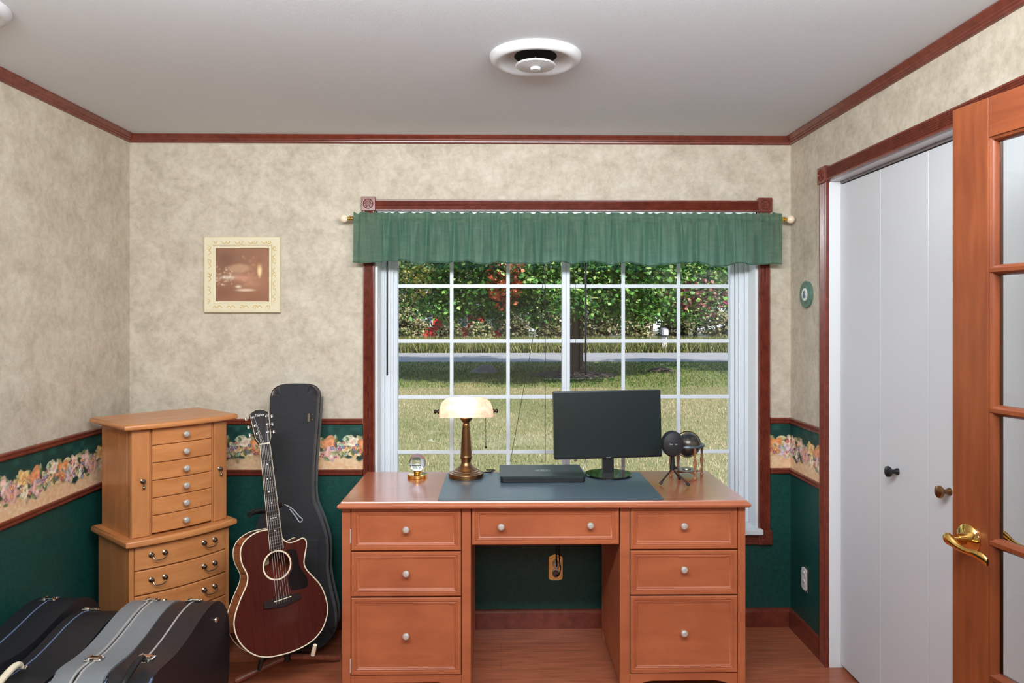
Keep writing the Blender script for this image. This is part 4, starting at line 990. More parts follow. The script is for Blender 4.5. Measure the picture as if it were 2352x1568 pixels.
bm = new_bm(); box(bm, .070, .082, 0, .006, 1.035-.0, 1.075, .001, 1, frame_M((0, 0, 0), (1, 0, 0), (0, 0, 1), (0, 1, 0))); box(bm, .090, .098, .0, .008, 1.04, 1.05, .002, 1, frame_M((0, 0, 0), (1, 0, 0), (0, 0, 1), (0, 1, 0))); box(bm, .090, .098, .0, .008, 1.065, 1.075, .002, 1, frame_M((0, 0, 0), (1, 0, 0), (0, 0, 1), (0, 1, 0))); obj('strap_clip', bm, M_PEWTER, bag)
bm = new_bm(); box(bm, -.14, .14, -.006, .012, .16, .50, .01, 2, frame_M((0, 0, 0), (1, 0, 0), (0, 0, 1), (0, 1, 0))); obj('pocket', bm, M_BAG, bag)

# ------------------------------------------------------------------ acoustic guitar
yw, le = math.radians(36), math.radians(13)
nh = Vector((math.sin(yw), -math.cos(yw), 0)); gr = Vector((math.cos(yw), math.sin(yw), 0)); gup = math.cos(le)*Vector((0, 0, 1))-math.sin(le)*nh; gn = gr.cross(gup)
GM = frame_M((-.872, 2.92, .182), gr, gup, gn)
gt = thing('acoustic_guitar', 'mahogany cutaway acoustic guitar with cream binding leaning on a floor stand', 'guitar'); gt.matrix_world = GM
OUT = [(-.041, .493), (-.082, .489), (-.121, .470), (-.142, .445), (-.149, .415), (-.145, .378), (-.132, .346), (-.126, .322), (-.134, .291), (-.159, .247), (-.180, .202), (-.190, .163), (-.186, .122), (-.171, .084), (-.143, .046), (-.111, .021), (-.080, .008), (-.044, .001), (.018, -.001), (.073, .006), (.121, .022), (.161, .053), (.185, .096), (.193, .135), (.185, .188), (.168, .232), (.143, .267), (.117, .301), (.107, .328), (.111, .356), (.122, .396), (.123, .421), (.109, .434), (.082, .427), (.054, .425), (.033, .436), (.019, .459), (.014, .490)]
OP = spline(OUT, 3)
HC, HR = Vector((-.006, .346)), .052
def board(b):
    n = len(OP); A = [b.verts.new((x, y, 0)) for x, y in OP]; es = [b.edges.new((A[k], A[(k+1) % n])) for k in range(n)]
    H = [b.verts.new((HC.x+HR*math.cos(2*PI*k/36), HC.y+HR*math.sin(2*PI*k/36), 0)) for k in range(36)]; es += [b.edges.new((H[k], H[(k+1) % 36])) for k in range(36)]
    bmesh.ops.triangle_fill(b, use_beauty=True, use_dissolve=False, edges=es)
    H2 = [b.verts.new((v.co.x, v.co.y, -.004)) for v in H]
    for k in range(36): b.faces.new((H[k], H[(k+1) % 36], H2[(k+1) % 36], H2[k]))
bm = new_bm(); board(bm); obj('soundboard', bm, W_GUIT, gt, ang=.5)
def sides(b):
    n = len(OP); A = [b.verts.new((x, y, -.0005)) for x, y in OP]; B = [b.verts.new((x, y, -.105)) for x, y in OP]
    for k in range(n): b.faces.new((A[k], A[(k+1) % n], B[(k+1) % n], B[k]))
    es = [b.edges.get((B[k], B[(k+1) % n])) for k in range(n)]; bmesh.ops.triangle_fill(b, use_beauty=True, edges=es)
bm = new_bm(); sides(bm); obj('sides_and_back', bm, W_GSIDE, gt)
bm = new_bm(); tube(bm, [(x, y, -.0005) for x, y in OP], .0027, 6, closed=True); obj('binding', bm, M_BIND, gt)
bm = new_bm(); tube(bm, [(x, y, -.104) for x, y in OP], .0018, 6, closed=True); obj('back_binding', bm, M_BIND, gt)
bm = new_bm(); Mh = Matrix.Translation((HC.x, HC.y, 0)); lathe(bm, [(.0535, .0), (.0535, .0010), (.0595, .0010), (.0595, 0)], segs=40, M=Mh, cap=False); obj('rosette', bm, M_BIND, gt)
bm = new_bm(); bm.faces.new([bm.verts.new(p) for p in ((-.052, .335, -.103), (-.006, .348, -.103), (-.004, .392, -.103), (-.052, .380, -.103))]); obj('paper_label', bm, plain('label_paper', C(214, 186, 150), .7), gt, False)
sd, nu = Vector((.0035, .2105)), Vector((-.0215, .8435)); ax = (nu-sd).normalized(); cr = Vector((ax.y, -ax.x)); SL = (nu-sd).length
def AX(s, c, z=0): p = nu-ax*s+cr*c; return (p.x, p.y, z)     # s down from the nut, c to the right
fbw = lambda s: .0215+.0065*s/.434
def fb(b):
    P = [AX(0, -fbw(0)), AX(.434, -fbw(.434)), AX(.434, fbw(.434)), AX(0, fbw(0))]
    prism(b, [(p[0], p[1]) for p in P], Matrix.Translation((0, 0, .0005)), .006, .001, 1)
bm = new_bm(); fb(bm); obj('fingerboard', bm, M_EBONY, gt)
bm = new_bm()
for s in (-1, 1): tube(bm, [AX(0, s*fbw(0), .0055), AX(.434, s*fbw(.434), .0055)], .0012, 5)
obj('fingerboard_binding', bm, M_BIND, gt)
def neck(b):
    rows = []
    for s in np.linspace(0, .36, 10):
        w = fbw(s)-.0005; d = .016+.006*s/.36+(.03 if s > .34 else 0)
        rows.append([b.verts.new(AX(s, w*math.cos(a), .0005-d*math.sin(a))) for a in np.linspace(0, PI, 9)])
    for A, B in zip(rows, rows[1:]):
        for k in range(8): b.faces.new((A[k], A[k+1], B[k+1], B[k]))
        b.faces.new((A[0], B[0], B[-1], A[-1]))
    b.faces.new(rows[0]); b.faces.new(rows[-1][::-1])
bm = new_bm(); neck(bm); obj('neck', bm, W_NECK, gt)
for n in range(1, 21):
    s = SL*(1-2**(-n/12)); bm = new_bm(); tube(bm, [AX(s, -fbw(s)+.001, .0066), AX(s, fbw(s)-.001, .0066)], .0009, 5); obj('fret', bm, M_CHROME, gt)
for n, k in ((3, 1), (5, 2), (7, 2), (9, 1), (12, 3), (15, 1)):
    s = (SL*(1-2**(-n/12))+SL*(1-2**(-(n-1)/12)))/2; bm = new_bm()
    for c in ([0] if k == 1 else [-.006, .006] if k == 2 else [-.010, 0, .010]):
        p = AX(s, c, .0066); prism(bm, [(p[0]-.0035, p[1]), (p[0], p[1]-.0035), (p[0]+.0035, p[1]), (p[0], p[1]+.0035)], Matrix.Translation((0, 0, .0062)), .0006)
    obj('inlay', bm, M_WHITEP, gt)
bm = new_bm(); tube(bm, [AX(-.002, -.0215, .006), AX(-.002, .0215, .006)], .0035, 6); obj('nut', bm, M_BIND, gt)
# headstock tips back behind the nut
HB = math.radians(12)
def HD(s, c, z=0):   # s up from the nut
    p = nu+ax*(s*math.cos(HB))+cr*c; return Vector((p.x, p.y, -s*math.sin(HB)+z))
HP = [(0, -.0225), (.010, -.0235), (.030, -.034), (.140, -.040), (.150, -.022), (.155, -.012), (.155, .012), (.150, .022), (.140, .040), (.030, .032), (.010, .0235), (0, .0225)]
hx = (HD(0, 1)-HD(0, 0)); hy = (HD(1, 0)-HD(0, 0)); hz = hx.cross(hy); HM = frame_M(HD(0, 0, .004), hx, hy, hz)
bm = new_bm(); prism(bm, [(c, s) for s, c in HP][::-1], HM @ Matrix.Translation((0, 0, -.016)), .016, .001, 1); hs_ = obj('headstock', bm, M_EBONY, gt)
bm = new_bm(); tube(bm, [tuple(HM @ Vector((c*.99, s, 0))) for s, c in HP], .0009, 5, closed=True); obj('headstock_binding', bm, M_BIND, hs_)
text('Taylor', .016, M_WHITEP, hs_, HM @ Matrix.Translation((0, .130, .0004)), 'lettering', shear=.2)
SP = [-.0165, -.0099, -.0033, .0033, .0099, .0165]
PEG = [(.050, -.022), (.085, -.026), (.122, -.029), (.122, .029), (.085, .026), (.050, .022)]
for s, c in PEG:
    e = -1 if c < 0 else 1
    bm = new_bm(); lathe(bm, [(.0058, 0), (.0058, .002), (.0032, .003), (.0030, .009), (.0035, .010), (0, .010)], (0, 0, 0), 14, M=HM @ Matrix.Translation((c, s, 0)))
    tk = obj('tuning_peg', bm, M_CHROME, gt)
    bm = new_bm(); x = e*(.036 if s < .1 else .040)
    tube(bm, [tuple(HM @ Vector((x, s, -.010))), tuple(HM @ Vector((x+e*.010, s, -.010)))], .0022, 8)
    box(bm, x+e*.010-(0 if e > 0 else .010), x+e*.010+(.010 if e > 0 else 0), s-.008, s+.008, -.0135, -.0065, .003, 2, HM); obj('button', bm, M_CHROME, tk)
order = [0, 1, 2, 5, 4, 3]   # string -> peg
for i in range(6):
    s, c = [(.050, -.022), (.085, -.026), (.122, -.029), (.122, .029), (.085, .026), (.050, .022)][i]
    pg = HM @ Vector((c*.9, s, .006)); bm = new_bm(); cs = SP[i]*1.6
    tube(bm, [tuple(pg), AX(-.002, SP[i], .0098), AX(SL, cs, .0125), AX(SL+.014, cs, .006)], .00045+.00012*(5-i)/5*3, 5); obj('string', bm, M_NICKEL, gt)
bp = [(-.076, .004), (-.076, -.020), (-.040, -.022), (-.020, -.030), (.020, -.030), (.040, -.022), (.076, -.020), (.076, .004), (.040, .008), (-.040, .008)]
BM_ = frame_M((sd.x, sd.y, .0004), (cr.x, cr.y, 0), (ax.x, ax.y, 0), (0, 0, 1))
bm = new_bm(); prism(bm, bp[::-1], BM_, .0085, .0025, 2); br_ = obj('bridge', bm, M_EBONY, gt)
bm = new_bm(); box(bm, -.036, .036, -.0015, .0015, .006, .0118, .0005, 1, BM_ @ Matrix.Rotation(math.radians(3), 4, 'Z')); obj('saddle', bm, M_BIND, br_)
for c in SP: bm = new_bm(); lathe(bm, [(.0026, .008), (.0028, .010), (0, .0115)], (c*1.6, -.014, 0), 10, M=BM_, cap=False); obj('bridge_pin', bm, M_EBONY, br_)
pk = spline([(.036, .396), (.060, .398), (.078, .388), (.083, .350), (.092, .312), (.114, .272), (.112, .236), (.080, .232), (.046, .236), (.037, .262), (.036, .290), (.054, .320), (.058, .350), (.050, .382)], 3)
bm = new_bm(); prism(bm, pk, Matrix.Translation((0, 0, .0003)), .0012); obj('pickguard', bm, plain('pickguard_black', C(18, 18, 20), .12, coat=.4), gt)
bm = new_bm(); tube(bm, [(-.02, -.001, -.05), (-.02, -.014, -.05)], [.007, .006], 12); obj('strap_button', bm, M_BLACK, gt)

# guitar stand
gs = thing('guitar_stand', 'wooden guitar stand with black yoke holding the mahogany guitar', 'guitar stand', (-.93, 3.12, 0))
def spart(name, pts, r, mat=W_STAND, parent=gs):
    bm = new_bm(); tube(bm, [tuple(Vector(p)-Vector((-.93, 3.12, 0))) for p in pts], r, 12); return obj(name, bm, mat, parent)
spart('upright', [(-.925, 3.125, .08), (-1.015, 3.15, .68)], [.013, .011])
spart('yoke', spline([(-1.055, 3.035, .712), (-1.050, 3.08, .712), (-1.025, 3.125, .705), (-.985, 3.13, .715), (-.945, 3.12, .735), (-.925, 3.085, .745), (-.915, 3.06, .748)], 4, False), .012, M_BLACK)
spart('strap', spline([(-.915, 3.055, .750), (-.88, 3.045, .735), (-.85, 3.04, .705), (-.835, 3.04, .690), (-.845, 3.035, .680), (-.865, 3.04, .705), (-.89, 3.045, .733)], 4, False), .0022, M_GREYM)
spart('hub', [(-.925, 3.125, .06), (-.925, 3.125, .14)], .018, M_BLACK)
for e in ((-.727, 3.235, .014), (-1.115, 3.035, .014), (-.96, 3.245, .014)):
    c = Vector((-.925, 3.125, .075)); e = Vector(e); f = spart('foot', [c, c.lerp(e, .85)], [.013, .012]); spart('foot_cap', [c.lerp(e, .80), e], [.014, .013], W_STAND, f)
for e, e2 in (((-.775, 2.995, .168), (-.755, 2.90, .185)), ((-.99, 3.0, .118), (-.955, 2.86, .150))):
    a = spart('support_arm', [(-.925, 3.125, .11), e, e2], [.010, .009, .009], M_BLACK); spart('rubber_tip', [e2, (e2[0]+.012, e2[1]-.012, e2[2]+.045)], [.009, .008], M_BIND if e[0] > -.9 else M_BLACK, a)

# ------------------------------------------------------------------ hard cases on their long edge
CP = [(0, .04), (.004, .10), (.022, .150), (.062, .197), (.118, .229), (.185, .238), (.27, .228), (.35, .209), (.44, .194), (.51, .192), (.58, .196), (.63, .188), (.67, .160), (.72, .128), (.80, .112), (.95, .104), (1.03, .100), (1.055, .080), (1.06, .03)]
def make_case(name, label, x0, x1, yfar, sc, mat, seam_f, metal_seam, latches, handle_t, handle_mat, double=False):
    w = x1-x0; t = thing(name, label, 'instrument case', ((x0+x1)/2, yfar, 0))
    up = spline([(-a*sc, b*sc) for a, b in CP], 3, False); lo = [(a, -b) for a, b in up[::-1]]
    P = up+lo; axz = .239*sc
    # local frame: u = along y (towards the viewer negative), v = z
    def MX(x): return frame_M((x, 0, axz), (0, 1, 0), (0, 0, 1), (1, 0, 0))
    xs = -w/2+w*seam_f
    bm = new_bm(); prism(bm, P, MX(xs+.002), w/2-xs-.002, .016, 4); obj('body', bm, mat, t, ang=.9)
    bm = new_bm(); prism(bm, P, MX(-w/2), xs+w/2-.002, .016, 4); obj('lid', bm, mat, t, ang=.9)
    bm = new_bm(); prism(bm, [(a*.998-.001, b*.992) for a, b in P], MX(xs-.003), .006); obj('seam_core', bm, M_DARK, t)
    for dx in ((-.008, .008) if double else (0,)):
        bm = new_bm(); tube(bm, [(xs+dx, a, axz+b*1.003) for a, b in P[::2]], .0032 if metal_seam is M_SEAM else .0024, 6, closed=True); obj('seam_trim', bm, metal_seam, t)
    for e in (-1, 1):
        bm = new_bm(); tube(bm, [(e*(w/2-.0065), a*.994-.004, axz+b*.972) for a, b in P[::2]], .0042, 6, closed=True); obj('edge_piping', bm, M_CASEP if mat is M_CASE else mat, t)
    def on_top(tt):
        a = -tt*sc
        for (a0, b0), (a1, b1) in zip(up, up[1:]):
            if a1 <= a <= a0:
                k = (a-a0)/(a1-a0); b = b0+(b1-b0)*k; return Vector((xs, a, axz+b)), Vector((0, a1-a0, b1-b0)).normalized()
        return Vector((xs, up[-1][0], axz)), Vector((0, -1, 0))
    for tt in latches:
        p, tg = on_top(tt); nrm = Vector((0, -tg.z, tg.y)); nrm = nrm if nrm.z > 0 else -nrm
        M = frame_M(p+nrm*.001, (1, 0, 0), tg, nrm)
        bm = new_bm(); box(bm, -.026, -.004, -.019, .019, 0, .006, .002, 1, M); box(bm, .004, .030, -.015, .015, 0, .005, .002, 1, M)
        box(bm, -.018, .020, -.010, .010, .005, .010, .003, 2, M); tube(bm, [tuple(M @ Vector(q)) for q in ((-.014, -.013, .008), (-.014, .013, .008))], .004, 8)
        for k in (-1, 1):
            lathe(bm, [(.003, .004), (.002, .0065), (0, .007)], (.024, k*.010, 0), 8, M=M, cap=False)
        obj('latch', bm, M_CHROME, t)
    if handle_t:
        p, tg = on_top(handle_t); nrm = Vector((0, -tg.z, tg.y)); nrm = nrm if nrm.z > 0 else -nrm
        q0 = p+Vector((.028, 0, 0)); bm = new_bm()
        pts = [q0-tg*.075+nrm*.004, q0-tg*.068+nrm*.022, q0-tg*.045+nrm*.034, q0+nrm*.038, q0+tg*.045+nrm*.034, q0+tg*.068+nrm*.022, q0+tg*.075+nrm*.004]
        S = spline([tuple(q) for q in pts], 4, False); n = len(S); tube(bm, S, [.006+.005*math.sin(PI*k/(n-1)) for k in range(n)], 10); h = obj('handle', bm, handle_mat, t)
        for e in (-1, 1):
            bm = new_bm(); M = frame_M(q0+tg*e*.075, (1, 0, 0), tg, nrm); box(bm, -.014, .014, -.008, .008, 0, .006, .002, 1, M); tube(bm, [tuple(M @ Vector((-.010, 0, .007))), tuple(M @ Vector((.010, 0, .007)))], .003, 8); obj('handle_bracket', bm, M_CHROME, h)
    bm = new_bm(); lathe(bm, [(.011, 0), (.010, .004), (.006, .007), (0, .0075)], (0, 0, 0), 16, M=frame_M((w/2, -.135*sc, axz+.165*sc), (0, 1, 0), (0, 0, 1), (1, 0, 0)), cap=False); obj('stud', bm, M_CHROME, t)
    return t
make_case('guitar_case', 'black hard guitar case with thin bright seam, standing nearest the guitar', -1.217, -1.070, 2.852, 1.0, M_CASE, .42, M_SEAM, [.13, .50, .74], .63, M_BLACK)
make_case('guitar_case', 'grey hard guitar case with double silver seam between two black ones', -1.398, -1.232, 2.880, .985, M_CASEG, .45, M_SEAM, [.14, .53, .74], None, M_BLACKM, True)
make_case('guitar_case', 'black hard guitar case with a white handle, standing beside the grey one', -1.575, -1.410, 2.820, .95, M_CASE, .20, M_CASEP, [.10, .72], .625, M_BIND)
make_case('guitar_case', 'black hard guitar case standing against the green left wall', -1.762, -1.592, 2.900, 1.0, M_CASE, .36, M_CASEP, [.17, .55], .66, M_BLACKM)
#@@OUTSIDE
# ------------------------------------------------------------------ outside
GZ = -.30
def lawn_mat():
    m, t, out = nt('lawn'); v = coords(t)
    n1 = noise(t, v, .35, 4, .6); n2 = noise(t, v, 3.0, 5, .7); n3 = noise(t, v, 26, 4, .7)
    a = ramp(t, n1, [(.40, C(80, 92, 52)), (.62, C(134, 122, 94))]); b = ramp(t, n2, [(.3, C(76, 92, 48)), (.7, C(140, 128, 100))]); c = ramp(t, n3, [(.3, C(58, 74, 36)), (.72, C(150, 138, 100))])
    bsdf(t, out, mixc(t, mixc(t, a, b, .5), c, .4), .9, 0, .1, bump=n3, bstr=.5, bdist=.02); return m
def road_mat():
    m, t, out = nt('road'); v = coords(t); bsdf(t, out, ramp(t, noise(t, v, 6, 5, .7), [(.3, C(112, 109, 112)), (.7, C(130, 127, 128))]), .85, 0, .2); return m
bm = new_bm(); box(bm, -60, 60, 3.9, 30.5, GZ-.2, GZ); o = obj('lawn', bm, lawn_mat(), smooth=False); o['kind'] = 'structure'
bm = new_bm(); box(bm, -60, 60, 30.5, 38.6, GZ-.2, GZ+.01); o = obj('road', bm, road_mat(), smooth=False); o['kind'] = 'structure'
bm = new_bm(); box(bm, -60, 60, 38.6, 110, GZ-.2, GZ); o = obj('far_ground', bm, plain('brush_floor', C(70, 72, 44), .95, var=.3, vscale=3), smooth=False); o['kind'] = 'structure'
M_LEAF = tint_mat('leaves', .5, .35, .35); M_GRASS = tint_mat('grass_blades', .8, .1, .3)
M_BARK = plain('bark', C(74, 60, 50), .9, var=.35, vscale=9, bstr=.8, bscale=18, bdist=.03)
RS = np.random.RandomState(21)
GREENS = [C(50, 92, 40), C(74, 122, 50), C(112, 150, 72), C(34, 68, 32), C(140, 160, 92)]
def leaf_cloud(P, size, cols, up=.5):
    n = len(P); nr = RS.randn(n, 3); nr[:, 2] = np.abs(nr[:, 2])+up; nr[:, 1] -= .35; nr /= np.linalg.norm(nr, axis=1)[:, None]
    t1 = np.cross(nr, RS.randn(n, 3)); t1 /= np.linalg.norm(t1, axis=1)[:, None]+1e-9; t2 = np.cross(nr, t1)
    s = size*(.6+.8*RS.rand(n))[:, None]
    A = P-t1*s*.5; B = P+t2*s*.42+nr*s*.08-t1*s*.08; Cc = P+t1*s*.5; D = P-t2*s*.42+nr*s*.08-t1*s*.08
    Vv = np.stack([A, B, Cc, D], 1).reshape(-1, 3); F = np.arange(4*n).reshape(n, 4)
    return Vv, F, np.repeat(cols, 4, 0)
def pick(n, pal, w=None, jit=.25):
    pal = np.array(pal); k = RS.choice(len(pal), n, p=w); c = pal[k]*(1+jit*RS.randn(n))[:, None]; return np.clip(c, .003, .9)
def crown(center, rad, ncl, nleaf, cl_r, zmin=None, shell=.55):
    d = RS.randn(ncl, 3); d /= np.linalg.norm(d, axis=1)[:, None]; r = (shell+(1-shell)*RS.rand(ncl))[:, None]
    c = np.array(center)+d*r*np.array(rad)
    if zmin is not None: c[:, 2] = np.maximum(c[:, 2], zmin+.5*RS.rand(ncl))
    k = RS.randint(ncl, size=nleaf); P = c[k]+RS.randn(nleaf, 3)*np.array([cl_r, cl_r, cl_r*.5]); return P, k, c
def tree(name, label, base, trunk_r, crown_c, rad, ncl, nleaf, size, cl_r, pal, w, accents=(), zmin=None, group=None, branches=6, cat='tree', skirt=0):
    t = thing(name, label, cat, (base[0], base[1], GZ), group=group); L = Vector((base[0], base[1], GZ))
    if trunk_r:
        bm = new_bm(); top = Vector(crown_c)-L
        tube(bm, [(0, 0, 0), (.0, 0, .12), (.0, 0, .5), (.03, 0, 1.5), (.05, 0, top.z*.6), (.08, 0, top.z)], [trunk_r*2.1, trunk_r*1.5, trunk_r*1.12, trunk_r, trunk_r*.85, trunk_r*.5], 16); obj('trunk', bm, M_BARK, t)
    P, k, c = crown(crown_c, rad, ncl, nleaf, cl_r, zmin)
    if skirt:
        m = int(nleaf*.35); a_ = RS.uniform(0, 2*PI, skirt); r_ = RS.uniform(.62, 1.0, skirt)
        sc_ = np.stack([crown_c[0]+rad[0]*r_*np.cos(a_), crown_c[1]+rad[1]*r_*np.sin(a_), RS.uniform(zmin+.1, zmin+3.0, skirt)], 1)
        q_ = RS.randint(skirt, size=m); P[:m] = sc_[q_]+RS.randn(m, 3)*np.array([cl_r, cl_r, cl_r*.5])
    cols = pick(nleaf, pal, w)
    for (ac, ar, acol, frac) in accents:
        m = (np.linalg.norm((P-np.array(ac))/np.array(ar), axis=1) < 1) & (RS.rand(nleaf) < frac); cols[m] = pick(int(m.sum()), acol, None, .2)
    Vv, F, CC = leaf_cloud(P-np.array(L), size, cols); f = np_obj('foliage', Vv, F, M_LEAF, t, CC); f['kind'] = 'stuff'
    if trunk_r:
        for b in range(branches):
            e = Vector(c[RS.randint(ncl)])-L; z0 = min(e.z*.9, RS.uniform(1.6, 4.0)); s = Vector((.04, 0, max(1.3, z0))); m_ = s.lerp(e, .5)+Vector((0, 0, .3))
            bm = new_bm(); tube(bm, spline([tuple(s), tuple(m_), tuple(e)], 5, False), [trunk_r*.28*(1-.8*i/10) for i in range(11)], 7); obj('branch', bm, M_BARK, t)
    return t
MUL = plain('mulch', C(58, 46, 44), .95, var=.4, vscale=14, bstr=.8, bscale=30, bdist=.03)
ORANGE = [C(196, 96, 60), C(214, 120, 84), C(186, 84, 66)]; YEL = [C(176, 160, 76), C(200, 186, 100), C(150, 150, 66)]; PURP = [C(112, 36, 60), C(140, 56, 84), C(90, 40, 52)]
mt = tree('maple_tree', 'broad maple with dark trunk rising from a mulch ring on the lawn', (2.35, 23.4), .31, (2.2, 23.4, 5.7), (5.5, 5.4, 4.4), 320, 105000, .125, .46, GREENS, [.25, .3, .2, .15, .1],
          accents=[((.1, 19.5, 2.9), (.5, 4, 1.5), ORANGE, .6), ((-2.7, 20.5, 3.9), (.7, 4, .7), PURP, .6), ((6.6, 20.5, 1.9), (1.3, 4, .35), PURP, .6), ((-2.6, 20, 2.9), (.7, 5, .9), YEL, .6), ((6.1, 20, 2.2), (1.4, 4, .5), [C(150, 96, 96), C(128, 70, 78)], .5), ((5.4, 20, 4.2), (1.2, 4, .8), YEL, .35)], zmin=1.62, branches=0, skirt=170)
for pts, r in ((((.1, 0, 2.0), (.9, -.4, 2.6), (2.0, -.9, 3.8), (3.2, -1.2, 4.6)), .09), (((0, 0, 3.6), (-1.0, -.6, 4.2), (-2.6, -1, 4.6)), .10), (((.05, 0, 3.4), (1.2, .2, 4.6), (2.4, .6, 5.4)), .12), (((0, 0, 3.0), (-.8, -.5, 3.1), (-2.4, -1.0, 3.2), (-4.0, -1.4, 3.0)), .07), (((.0, 0, 4.5), (.3, .2, 7), (.6, .3, 9)), .14), (((.05, 0, 3.9), (1.6, -.8, 4.2), (3.4, -1.4, 4.1)), .06)):
    bm = new_bm(); S = spline(pts, 5, False); tube(bm, S, [r*(1-.75*i/(len(S)-1)) for i in range(len(S))], 8); obj('branch', bm, M_BARK, mt)
bm = new_bm(); lathe(bm, [(1.5, 0), (1.1, .06), (.6, .12), (0, .16)], (0, 0, 0), 24, cap=False); obj('mulch_ring', bm, MUL, mt)
t2 = tree('maple_tree', 'maple with reddish leaf tips standing by the shaded end of the lawn', (-4.5, 22.8), .28, (-9.6, 23.5, 6.0), (3.4, 4.6, 4.0), 160, 24000, .14, .5, GREENS, [.25, .3, .2, .15, .1],
     accents=[((-3.6, 19, 3.7), (.9, 4, .9), PURP, .7), ((-3.0, 20, 2.8), (.6, 4, .7), YEL, .5)], zmin=2.0, branches=4)
bm = new_bm(); lathe(bm, [(1.3, 0), (.9, .06), (.5, .12), (0, .15)], (0, 0, 0), 20, cap=False); obj('mulch_ring', bm, MUL, t2)
tree('maple_tree', 'young maple with pinkish lower leaves near the mailbox side of the lawn', (12.3, 23.0), .22, (12.8, 23.0, 5.4), (3.2, 3.4, 4.0), 150, 18000, .16, .45, GREENS, [.2, .3, .25, .1, .15],
     accents=[((7.4, 20.5, 1.9), (1.3, 4, .35), PURP, .7), ((8, 21, 3.6), (1.4, 4, .7), YEL, .4)], zmin=1.3, branches=4)
bm = new_bm(); lathe(bm, [(.45, 0), (.42, .10), (.25, .24), (0, .30)], (0, 0, 0), 12, cap=False)
for vv in bm.verts: vv.co *= 1+.12*math.sin(vv.co.x*9+vv.co.y*7)
o = obj('rock', bm, plain('rock_grey', C(110, 110, 112), .9, var=.3, vscale=8)); o.location = (-.55, 24.6, GZ-.02); tag(o, 'grey boulder lying on the shaded lawn', 'rock')
bm = new_bm(); lathe(bm, [(.55, 0), (.4, .10), (.2, .16), (0, .18)], (0, 0, 0), 14, cap=False); o = obj('mulch_mound', bm, MUL); o.location = (5.6, 25.0, GZ-.02); tag(o, 'small dark mulch mound on the lawn in front of the road', 'mulch')
# wall of trees and brush across the road
BR = [C(124, 120, 78), C(96, 112, 60), C(156, 148, 108), C(76, 94, 50), C(168, 154, 130)]; BRD = [C(64, 74, 42), C(90, 98, 54), C(120, 112, 76), C(50, 58, 36), C(140, 128, 100)]
TREES = []
for k, x in enumerate([-22, -17, -12, -7, 2.6, 7.6, 12.6, 17.6, 22.6]): TREES.append((x, 49.4+.5*(k % 3), 1.6, k % 2, 3.1))
for k, x in enumerate([-19.5, -14.5, -9.5, .2, 5.1, 10.1, 15.1, 20.1, 25.1]): TREES.append((x, 55.5+.8*(k % 2), 1.6, (k+1) % 2, 4.2))
for k, x in enumerate([-24, -16, -8, 0, 8, 16, 24, 32]): TREES.append((x, 76, 3.2, k % 2, 5.5))
for i, (x, y, r, kd, rz) in enumerate(TREES):
    tree('roadside_tree', 'loose olive tree in the wood across the road' if kd else 'green leafy tree in the wood across the road', (x, y), .16, (x, y, GZ+rz+.9), (r, r*.9, rz), 70, 6000, .30, .42, BR if kd else GREENS, None, zmin=.3, group='olive trees across the road' if kd else 'green trees across the road', branches=3)
BUSH = [(-15.5, 1.25), (-13, 1.25), (-10.5, 1.25), (-8.0, 1.2), (-5.5, 1.15), (-3.2, .85), (-1.2, .8), (.9, 1.0), (3.3, 1.3), (5.8, 1.25), (8.3, 1.3), (10.9, 1.3), (13.5, 1.25), (16.0, 1.3), (18.8, 1.25)]
for i, (x, r) in enumerate(BUSH):
    pale = i % 2 == 0
    lab = {6: 'low pale bush in front of the red house', 5: 'low dark bush in front of the red house', 10: 'tangled bush right behind the mailbox'}.get(i) or ('pale dry bush along the far edge of the road' if pale else 'dark tangled bush along the far edge of the road')
    tree('roadside_bush', lab, (x, 43.9+.35*(i % 3)), 0, (x, 43.9+.35*(i % 3), GZ+r*.95), (r*.72, r*.7, r*1.05), 60, 5000, .17, .17, BR if pale else BRD, None, zmin=GZ+.1, group=('pale' if pale else 'dark')+' bushes along the road edge', cat='bush')
def blades(name, label, n, xr, yr, hr, wd, pal_fn, cat):
    x = RS.uniform(*xr, n); y = RS.uniform(*yr, n); h = RS.uniform(*hr, n); a = RS.uniform(0, 2*PI, n); lx = RS.randn(n)*.35*h; ly = RS.randn(n)*.35*h
    w = wd*(.5+RS.rand(n)); A = np.stack([x-w*np.cos(a), y-w*np.sin(a), np.full(n, GZ)], 1); B = np.stack([x+w*np.cos(a), y+w*np.sin(a), np.full(n, GZ)], 1); T = np.stack([x+lx, y+ly, GZ+h], 1)
    Vv = np.stack([A, B, T], 1).reshape(-1, 3); F = np.arange(3*n).reshape(n, 3); cols = np.repeat(pal_fn(x, y, n), 3, 0)
    o = np_obj(name, Vv, F, M_GRASS, None, cols); tag(o, label, cat, kind='stuff'); return o
def lawn_cols(x, y, n):
    s = np.sin(x*.9+1.3*np.sin(y*.5))*np.cos(y*.63+np.sin(x*.7))+.5*RS.randn(n)+.45; g = np.array(C(92, 108, 60)); b = np.array(C(170, 154, 126))
    s = s-np.clip((y-12)*.08, 0, 1.2)
    k = np.clip(s*.5+.5, 0, 1)[:, None]; return np.clip((g*(1-k)+b*k)*(1+.3*RS.randn(n))[:, None], .01, .8)
blades('lawn_grass', 'short patchy grass of the front lawn', 120000, (-4.6, 7.2), (7.0, 19), (.02, .055), .004, lawn_cols, 'grass')
blades('lawn_grass_far', 'short green grass of the lawn around the trees', 50000, (-9, 13), (19.1, 30.4), (.03, .08), .009, lambda x, y, n: pick(n, [C(70, 98, 40), C(96, 120, 54), C(54, 82, 34)], None, .25), 'grass')
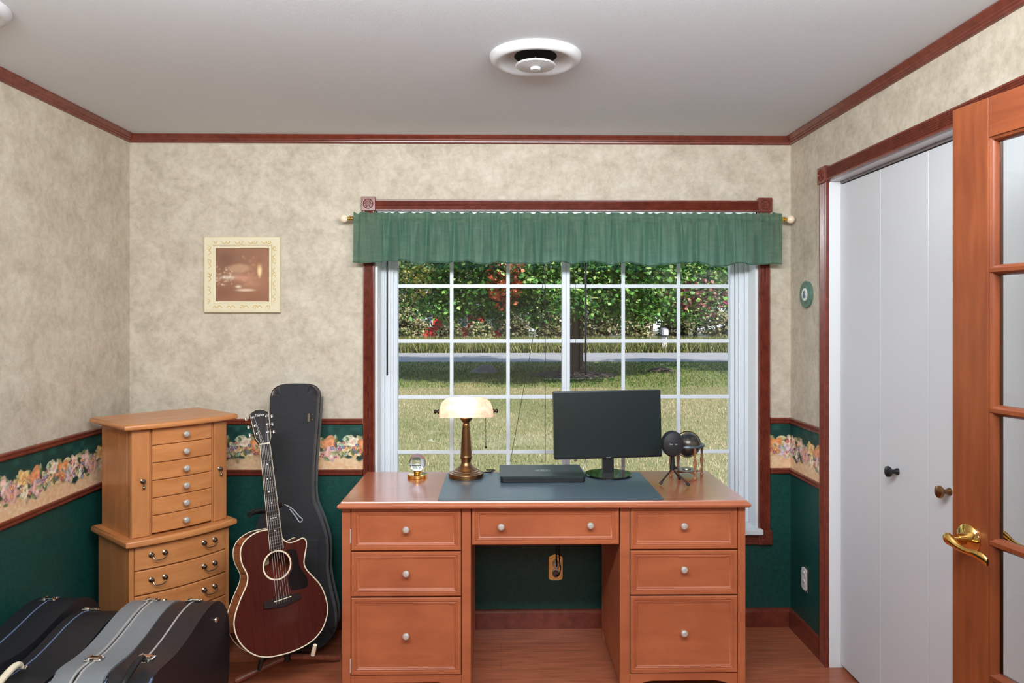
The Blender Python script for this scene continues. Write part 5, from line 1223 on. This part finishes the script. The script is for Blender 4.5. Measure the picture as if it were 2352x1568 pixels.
blades('tall_weeds', 'tall dry weeds along the far side of the road', 40000, (-15, 19), (38.65, 42.0), (.3, .95), .022, lambda x, y, n: pick(n, [C(124, 126, 76), C(92, 104, 54), C(152, 146, 104), C(62, 74, 38)], None, .3), 'weeds')
# red house
hs = thing('red_house', 'red house with white windows half hidden behind the trees', 'house', (-3.2, 62, GZ))
bm = new_bm(); box(bm, -4.6, 4.6, 0, 6, 0, 2.9); obj('wall', bm, plain('red_siding', C(190, 34, 30), .6, var=.1, vscale=2), hs, False)
bm = new_bm(); extr(bm, [(-.6, 2.8), (6.6, 2.8), (3, 4.6)], (-5, 0, 0), (5, 0, 0), (0, 1, 0), (0, 0, 1)); obj('roof', bm, plain('roof_grey', C(92, 94, 98), .8), hs, False)
bm = new_bm(); box(bm, -5, 5, -.66, -.58, 2.62, 2.86); obj('fascia', bm, M_WHITEP, hs, False)
for x in (-3.2, -.2, 2.4):
    bm = new_bm(); box(bm, x-.55, x+.55, -.06, .02, 1.1, 2.3, .01); w_ = obj('window', bm, M_WHITEP, hs)
    for dx in (-.26, .26):
        bm = new_bm(); box(bm, x+dx-.20, x+dx+.20, -.08, -.05, 1.2, 2.2); obj('pane', bm, plain('far_glass', C(90, 104, 120), .1), w_, False)
# mailbox
mb = thing('mailbox', 'grey domed mailbox on a post across the road', 'mailbox', (8.95, 39.2, GZ))
MBm = plain('mailbox_grey', C(104, 106, 116), .5); MBw = plain('mailbox_pale', C(214, 206, 216), .5)
bm = new_bm(); box(bm, -.12, .12, -.12, .12, 0, .85, .01); obj('post', bm, MBw, mb)
bm = new_bm(); box(bm, -.10, .10, -.10, .10, .8, .95, .01); prism(bm, [(-.19, 0), (.19, 0), (.20, .24), (.15, .36), (0, .42), (-.15, .36), (-.20, .24)], frame_M((0, .25, .93), (1, 0, 0), (0, 0, 1), (0, -1, 0)), .55, .02, 2); bx_ = obj('box', bm, MBm, mb)
bm = new_bm(); prism(bm, [(-.13, .02), (.13, .02), (.13, .26), (.08, .32), (-.08, .32), (-.13, .26)], frame_M((.02, -.30, .93), (1, 0, 0), (0, 0, 1), (0, -1, 0)), .02); obj('door', bm, MBw, bx_)
